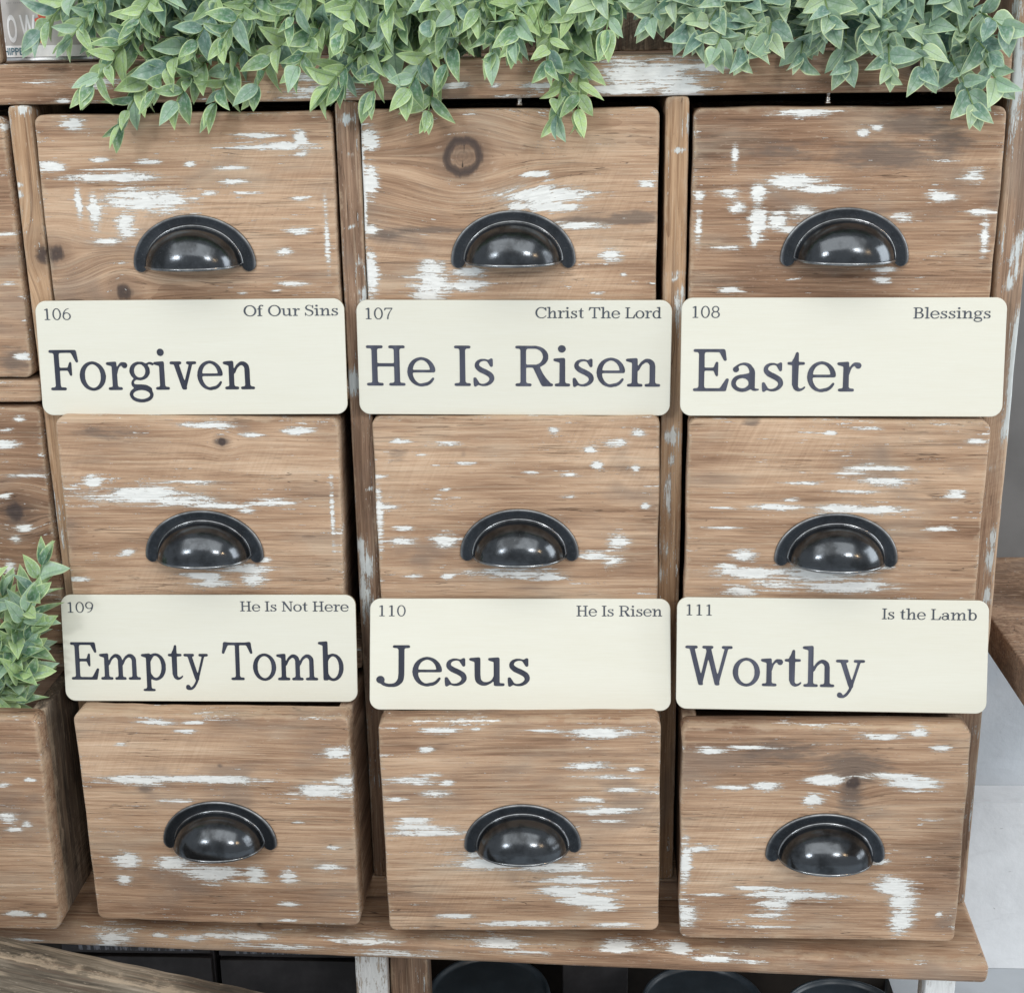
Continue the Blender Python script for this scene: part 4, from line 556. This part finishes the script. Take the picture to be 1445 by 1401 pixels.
SG=[ # x,p,zb,tilt,yaw,roll
[-.2509,.0192,.3801,.1149,-.0118,.0038],[.0163,.0122,.3771,.0510,-.0068,-.0071],[.2823,.0299,.3796,.1679,-.0113,-.0043],
[-.2496,.0483,.1303,.1657,.0045,-.0001],[.0194,.0559,.1274,.3567,.0011,.0009],[.2819,.0629,.1317,.2389,-.0179,-.0030]]
TX=[ # number x0,x1 ; base from top ; caption x0,x1,base ; title x0,x1,base from bottom, cap
('106',7.6,29.9,15.6,'Of Our Sins',175.2,253.7,13.9,8.6,'Forgiven',8.7,181.8,21.5,33,'M'),
('107',7.7,30.0,15.7,'Christ The Lord',147.4,250.2,14.6,8.7,'He Is Risen',7.0,250.3,24.7,33,'L'),
('108',8.9,30.9,16.0,'Blessings',185,246,16.6,8.6,'Easter',10.2,145.3,20.5,33.4,'L'),
('109',6.1,28.8,15.8,'He Is Not Here',157.9,252.8,14.5,8.7,'Empty Tomb',6.4,247,19.8,33,'D'),
('110',8.0,31.0,15.2,'He Is Risen',178.2,251.7,15.0,8.9,'Jesus',5.7,138.2,21,34,'M'),
('111',8.0,29.4,15.3,'Is the Lamb',170.7,248.7,16.5,8.9,'Worthy',7.3,157.6,21,33,'L')]
for s,tx in zip(SG,TX):
    x,p,zb,tl,yw,rl=s
    lab='cream wooden sign reading %s, numbered %s, with the small words %s'%(tx[9],tx[0],tx[4])
    t=thing('wooden_sign',lab,'sign',group='cream numbered signs standing on the drawers')
    t.matrix_world=Matrix.Translation((x,-p,zb))@Matrix.Rotation(yw,4,'Z')@Matrix.Rotation(-tl,4,'X')@Matrix.Rotation(-rl,4,'Y')@Matrix.Scale(.992 if tx[0]=='109' else 1,4)
    o=bpy.data.objects.new('board',ME_SIGN); COL.objects.link(o); o.parent=t; o['shift']=float(random.uniform(0,9))
    mi={'D':M_INK,'M':M_INK,'L':M_INKL}[tx[14]]
    a=lambda v:v/1000-SW/2
    textline('printed_number',tx[0],a(tx[1]),a(tx[2]),SH-tx[3]/1000,.0092,M_INKS,t)
    textline('printed_caption',tx[4],a(tx[5]),a(tx[6]),SH-tx[7]/1000,tx[8]/1000,M_INKS,t,sp=.34)
    textline('printed_title',tx[9],a(tx[10]),a(tx[11]),tx[12]/1000,tx[13]/1000,mi,t,sp=.42)

# ------------------------------------------------------------------ greenery
def leaf_mesh(name,L,Wd,fold,curl,shape,mat,seed):
    r=random.Random(seed); N=10; M=4; V=[];F=[];lp=[];ep=[]
    tw=r.uniform(-.8,.8); wv=r.uniform(0,6); bend=r.uniform(-.16,.16); wa=r.uniform(.03,.22)
    for i in range(N+1):
        t=i/N
        w_=Wd/2*(math.sin(math.pi*min(1,t**shape))**.80)*(1-.25*t) if 0<t<1 else .00015
        if t>.80: w_*=.92
        y=L*t; z0=-curl*L*(t**2)
        for j in range(-M,M+1):
            s=j/M; x=w_*s; z=z0+fold*abs(x)+wa*w_*math.sin(7*t+wv+s)*s; x+=bend*L*t*t
            a=tw*t; V.append((x*math.cos(a)-z*math.sin(a)*.0,y,z+x*math.sin(a))); lp.append(t); ep.append(abs(s))
    K=2*M+1
    for i in range(N):
        for j in range(K-1):
            A=i*K+j; F.append((A,A+1,A+K+1,A+K))
    me=pymesh(name,V,F,True,{'lenpos':lp,'edgepos':ep}); me.materials.append(mat); return me
LEAVES={'oval':[leaf_mesh('leaf',.0325,.0158*random.uniform(.72,1.22),random.uniform(.25,.7),random.uniform(.02,.35),random.uniform(.80,.95),random.choice([M_LEAF_A,M_LEAF_A,M_LEAF_B]),i) for i in range(26)],
 'star':[leaf_mesh('leaf',.0305,.0200*random.uniform(.72,1.22),random.uniform(.2,.6),random.uniform(.0,.4),random.uniform(.66,.78),random.choice([M_LEAF_C,M_LEAF_C,M_LEAF_B]),i+40) for i in range(26)],
 'blue':[leaf_mesh('leaf',.0325,.0172*random.uniform(.72,1.22),random.uniform(.2,.6),random.uniform(.0,.4),random.uniform(.75,.9),M_LEAF_B,i+80) for i in range(14)]}
def tube(name,P,r,mat,parent):
    V=[];F=[];K=6
    for i,p in enumerate(P):
        d=(P[min(i+1,len(P)-1)]-P[max(i-1,0)]).normalized(); a=d.cross(Vector((0,0,1)));
        if a.length<.1: a=d.cross(Vector((0,1,0)))
        a.normalize(); b=d.cross(a)
        for k in range(K):
            q=2*math.pi*k/K; V.append(p+(a*math.cos(q)+b*math.sin(q))*r*(1-.5*i/len(P)))
    for i in range(len(P)-1):
        for k in range(K):
            A=i*K+k; B=i*K+(k+1)%K; F.append((A,B,B+K,A+K))
    return link(name,pymesh(name,V,F),parent,mat)
def sprig(plant,org,B,Tp,kind,up,rng,size=1.,keep_front=None,gap=.0088,bag=None):
    B,Tp=Vector(B)-org,Vector(Tp)-org
    mid=(B+Tp)/2+Vector((0,-.012,up)); P=[]
    ln=(Tp-B).length*1.08; n=max(5,int(ln/gap))
    for i in range(n+1):
        t=i/n; P.append(B*(1-t)**2+mid*2*t*(1-t)+Tp*t*t)
    # stem stops a little before the leaf tips
    end=P[-1]; P=[p for p in P if (p-end).length>.017 or p is end][:-1]
    st=tube('sprig',P,.0011,M_STEM,plant)
    m=len(P)
    for i in range(m):
        d=(P[min(i+1,m-1)]-P[max(i-1,0)]).normalized()
        a=d.cross(Vector((0,0,1)))
        if a.length<.15: a=d.cross(Vector((1,0,0)))
        a.normalize(); b=d.cross(a)
        last=i==m-1
        for k in range(3 if last else 2):
            ph=i*1.92+k*(math.pi if not last else 2.1)+rng.uniform(-.35,.35)
            rad=a*math.cos(ph)+b*math.sin(ph)
            al=rng.uniform(.55,1.0) if not last else rng.uniform(.1,.45)
            if kind=='star': al+=.18
            ld=(d*math.cos(al)+rad*math.sin(al))
            if keep_front is not None and ld.y>0: ld.y*=.35
            ld.normalize()
            nrm=Vector((0,-1,.65))*rng.uniform(.5,1.0)+(d*math.sin(al)-rad*math.cos(al))*.55+Vector((rng.uniform(-.45,.45),rng.uniform(-.3,.3),rng.uniform(-.45,.45)))
            nrm=(nrm-ld*nrm.dot(ld)).normalized(); sx=ld.cross(nrm)
            sc=size*rng.uniform(.72,1.12)*(1-.30*(i/m)**3)
            mt=Matrix(((sx.x,ld.x,nrm.x,P[i].x),(sx.y,ld.y,nrm.y,P[i].y),(sx.z,ld.z,nrm.z,P[i].z),(0,0,0,1)))@Matrix.Scale(sc,4)
            pool=LEAVES['blue'] if rng.random()<(.45*(1-i/m)) else LEAVES[kind]
            me_=rng.choice(pool)
            if bag is not None: bag.append((me_,mt)); continue
            o=bpy.data.objects.new('leaf',me_); COL.objects.link(o); o.parent=st; o.matrix_local=mt
PL=[('oval','leafy green artificial bush draped over the top board beside the grey tin',.040),
('oval','artificial bush hanging above the gap between the left and middle drawers',.045),
('oval','artificial bush with one long sprig dangling over the knotted middle drawer',.045),
('star','artificial bush with pointed star shaped leaves above the post between middle and right drawers',.040),
('star','pale edged artificial bush at the right end of the top board',.035),
('oval','small green plant growing out of the pulled out drawer at the lower left',.030)]
rng=random.Random(11)
for bi,(kind,lab,up) in enumerate(PL):
    L=SPRIGS[bi]; xs=sum(s[0] for s in L)/len(L)
    org=Vector((xs,.05,.6625)) if bi<5 else Vector((-.46,-.04,-.02))
    t=thing('artificial_plant',lab,'artificial plant',org,group='artificial greenery' if bi<5 else None)
    for s in L: sprig(t,org,s[:3],s[3:],kind,up if bi<5 else .012,rng,.95 if bi<5 else 1.08,True,.0094 if bi<5 else .0135)
    if bi<5:
        lo,hi=min(s[0] for s in L),max(s[0] for s in L)
        bag=[]
        # inner sprigs fill the bush behind and above the hanging ones
        for q in range(18):
            x=lo-.01+(hi-lo+.02)*(q%9+.5)/9+rng.uniform(-.012,.012); far=q<9
            b=(x+rng.uniform(-.01,.03),.09,.745+rng.uniform(0,.02)) if far else (x+rng.uniform(0,.04),.02,.735+rng.uniform(-.01,.02))
            e=(x+rng.uniform(-.05,.03),.012+rng.uniform(-.02,.02),.700+rng.uniform(-.024,.012)) if far else (x+rng.uniform(-.05,.02),-.020+rng.uniform(-.012,.008),.672+rng.uniform(-.016,.016))
            sprig(t,org,b,e,kind,.02,rng,.95,True,.0095,bag)
        V=[];F=[];lp=[];ep=[];mi=[];mats=[M_LEAF_A,M_LEAF_B,M_LEAF_C]
        for me_,mt in bag:
            n0=len(V); V+=[tuple(mt@v.co) for v in me_.vertices]; F+=[tuple(n0+i for i in p.vertices) for p in me_.polygons]
            for src,dst in (('lenpos',lp),('edgepos',ep)): dst+=[d.value for d in me_.attributes[src].data]
            mi+=[mats.index(me_.materials[0])]*len(me_.polygons)
        me=pymesh('inner_foliage',V,F,True,{'lenpos':lp,'edgepos':ep})
        for m_ in mats: me.materials.append(m_)
        me.polygons.foreach_set('material_index',mi)
        o=bpy.data.objects.new('inner_foliage',me); COL.objects.link(o); o.parent=t; o['kind']='stuff'

# ------------------------------------------------------------------ tin behind the leaves
tin=thing('label_tin','squat grey labelled tin with red flowers, behind the leaves at the top left corner','tin',(-.3735,.075,.6628))
R_=.046
M_LABEL=simple('grey_tin_label',(.56,.54,.52),.45,noise=(40,.9)); M_BAND=simple('white_tin_band',(.92,.93,.93),.4)
M_TIN=simple('tin_metal',(.55,.56,.57),.35,.9)
lathe('body',[(0,0),(R_-.001,0),(R_+.0005,.001),(R_+.0005,.0025),(R_-.0005,.0035),(R_-.0005,.052),(R_+.0008,.053),(R_+.0008,.055),(R_-.002,.055),(R_-.002,.051),(0,.051)],72,M_TIN,tin)
lathe('label',[(R_,.0135),(R_,.0500)],72,M_LABEL,tin); lathe('label_band',[(R_+.0001,.0045),(R_+.0001,.0134)],72,M_BAND,tin)
def wrap(name,txt,size,xw,s0,z0,mat,bold=0.):
    """letters laid round the tin; s0 = arc position of the middle"""
    cu=bpy.data.curves.new(name,'FONT'); cu.body=txt; cu.size=size; cu.align_x='CENTER'; cu.fill_mode='FRONT'; cu.offset=bold
    tmp=bpy.data.objects.new('tmp',cu); COL.objects.link(tmp); dg=bpy.context.evaluated_depsgraph_get()
    me=bpy.data.meshes.new_from_object(tmp.evaluated_get(dg)); bpy.data.objects.remove(tmp); me.name=name
    for v in me.vertices:
        a=-math.pi/2+(s0+v.co.x*xw)/R_; z=z0+v.co.y; v.co=((R_+.0004)*math.cos(a),(R_+.0004)*math.sin(a),z)
    return link(name,me,tin,mat)
wrap('printed_name','L L O W',.029,.40,-.0150,.0165,simple('white_print',(.88,.89,.90),.4),.0006)
wrap('printed_subtitle','WHIPPED',.0078,1.,-.0165,.0062,simple('teal_print',(.10,.20,.25),.5),.00015)
wrap('small_print','··· ······ ····',.006,1.1,-.004,.0440,simple('grey_print',(.25,.25,.26),.5))
def petals(name,s0,z0,r,n,mat,seed):
    rr=random.Random(seed); V=[];F=[]
    for k in range(n):
        a0=2*math.pi*k/n+rr.uniform(-.2,.2); b=len(V); m=12; ln=r*rr.uniform(.7,1.1)
        for i in range(m):
            q=2*math.pi*i/m; u=ln*(.55+.5*math.cos(q)); v=ln*.30*math.sin(q)
            V.append((u*math.cos(a0)-v*math.sin(a0),u*math.sin(a0)+v*math.cos(a0),k*.00004))
        F.append(list(range(b,b+m)))
    V2=[]
    for x,z,h in V:
        a=-math.pi/2+(s0+x)/R_; V2.append(((R_+.0004+h)*math.cos(a),(R_+.0004+h)*math.sin(a),z0+z))
    return link(name,pymesh(name,V2,F,False),tin,mat)
petals('printed_flower',.0125,.0330,.0060,6,simple('coral_print',(.75,.13,.08),.5),1)
petals('printed_flower',.0085,.0200,.0058,5,simple('peach_print',(.80,.42,.25),.5),2)

# ------------------------------------------------------------------ below the shelf
M_TUB=simple('black_tub_plastic',(.035,.05,.066),.4,noise=(60,.6)); M_LID=simple('black_lid_plastic',(.038,.054,.070),.38,noise=(30,.7),bump=(90,.0006))
def tub(x,y,z,R,lab):
    t=thing('lidded_tub',lab,'tub',(x,y,-.4203),group='black lidded tubs under the shelf')
    h=z+.4203
    lathe('body',[(0,0),(R*.86,0),(R*.9,.004),(R*.93,h-.022),(R*.90,h-.02)],64,M_TUB,t)
    lathe('lid',[(R*.95,h-.020),(R,h-.019),(R*1.0,h-.003),(R*.985,h),(R*.955,h+.0005),(R*.94,h-.001),(R*.93,h-.0045),(R*.90,h-.0052),(R*.5,h-.0046),(0,h-.0045)],72,M_LID,t)
    # grip ring on the lid wall
    lathe('grip_band',[(R*1.001,h-.015),(R*1.022,h-.0135),(R*1.022,h-.009),(R*1.001,h-.0075)],72,M_TUB,t)
tub(-.018,.016,-.212,.060,'round black tub with ribbed lid under the shelf, right of the white chipped leg')
tub(.190,.008,-.214,.060,'round black tub under the shelf, middle one of the three lids')
tub(.325,.000,-.222,.060,'round black tub under the shelf, nearest the right leg, with a pale strap')
lk=thing('clear_strap','thin pale grey strap standing over the right black tub lid','strap',(.322,-.054,-.222))
board('strap_band',.0028,.060,.002,simple('pale_strap',(.35,.38,.40),.4),'z',bev=.0004,step=.004,parent=lk,loc=(0,0,0),rot=(.10,0,0))
M_CRATE=simple('dark_crate_board',(.035,.032,.035),.7,noise=(30,.5))
def crate(x0,x1,y0,zt,lab,grp):
    t=thing('dark_crate',lab,'crate',((x0+x1)/2,y0,-.4203),group=grp); W=x1-x0; h=zt+.4203
    n=4; sh=h/n
    for i in range(n): board('slat',W,sh-.004,.008,M_CRATE,'x',bev=.001,step=.03,parent=t,loc=(0,0,i*sh+.002))
    for s in (-1,1):
        board('corner_post',.012,h,.012,M_CRATE,'z',bev=.001,step=.03,parent=t,loc=(s*(W/2-.006),.0085,0))
        board('end_board',.008,h-.002,.11,M_CRATE,'x',bev=.001,step=.03,parent=t,loc=(s*(W/2-.004),.021,.001))
    k=NT('worn_pale_print'); tc=k.n('ShaderNodeTexCoord').outputs['Object']
    nn=k.noise(tc,(230,60,60),3,.6); k.l(k.mix(k.smooth(nn,.45,.60),(.02,.02,.024),(.16,.17,.20)),k.b.inputs['Base Color'])
    me=pymesh('worn_label',[(-W*.38,-.0006,0),(W*.38,-.0006,0),(W*.38,-.0006,.022),(-W*.38,-.0006,.022)],[(0,1,2,3)],False)
    o=link('worn_label',me,t,k.m); o.location=(0,0,h-sh+.006)
crate(-.475,-.315,.10,-.175,'dark slatted crate in the shadow under the left end of the shelf','dark crates under the shelf')
crate(-.308,-.150,.10,-.178,'dark slatted crate with worn pale print, left of the white chipped leg','dark crates under the shelf')
crate(.052,.122,.12,-.185,'small dark crate between the first two black tubs under the shelf','dark crates under the shelf')
# rough plank in front at lower left
pk=thing('rough_plank','rough sawn grey brown plank slanting down across the lower left corner','plank',(-.66,-.235,-.112),(0,.235,0))
board('upper_board',.85,.170,.030,M_PLANK,'x',r=.004,bev=.003,step=.004,parent=pk,loc=(.30,0,.003),tint=-.02,warp=.0012,wearw=.001)
board('lower_board',.85,.050,.045,M_POST,'x',r=.004,bev=.003,step=.005,parent=pk,loc=(.30,-.016,-.0235+.0),tint=.08)

# ------------------------------------------------------------------ right hand side of the place
rs=thing('wall_shelf','second wooden shop shelf with a dark end grain edge, right of the cabinet','shelf',(.45,-.30,.125))
board('shelf_board',.26,.035,.545,M_POST,'x',r=.002,bev=.0015,step=.006,parent=rs,loc=(.13,0,0),tint=.0,knots=[(-92,20,10)],fleck=.3)
M_WALLG=simple('grey_painted_wall',(.70,.76,.82),.8,noise=(9,.86),bump=(40,.002),specks=60); M_SK=simple('pale_painted_skirting',(.86,.89,.92),.6,noise=(25,.93),bump=(60,.0015),specks=42); M_FL=simple('grey_floor',(.5,.54,.58),.7,noise=(8,.85))
M_WALL_SHADE=simple('wall_shade_grey',(.17,.178,.185),.7,noise=(9,.75))  # shade on the upper wall, put into a darker grey
def box(name,x0,x1,y0,y1,z0,z1,mat,parent=None):
    V=[(x,y,z) for x in (x0,x1) for y in (y0,y1) for z in (z0,z1)]
    F=[(0,1,3,2),(4,6,7,5),(0,4,5,1),(2,3,7,6),(0,2,6,4),(1,5,7,3)]
    return link(name,pymesh(name,V,F,False),parent,mat)
shade_sheet=box('back_or_shade_panel',0,.26,.535,.545,.0352,.60,M_WALL_SHADE,rs)  # added dark sheet above the shelf, stands in for shade on the wall
o=box('wall',-2.5,2.5,.335,.40,-.3780,2.2,M_WALLG); o['kind']='structure'
o=box('skirting_board',.432,2.5,.295,.3345,-.3780,-.158,M_SK); o['kind']='structure'
o=box('floor',-3,3,-3,.40,-.46,-.4410,M_FL); o['kind']='structure'
o=box('floor_step',.432,2.5,.10,.3345,-.4408,-.3785,M_FL); o['kind']='structure'
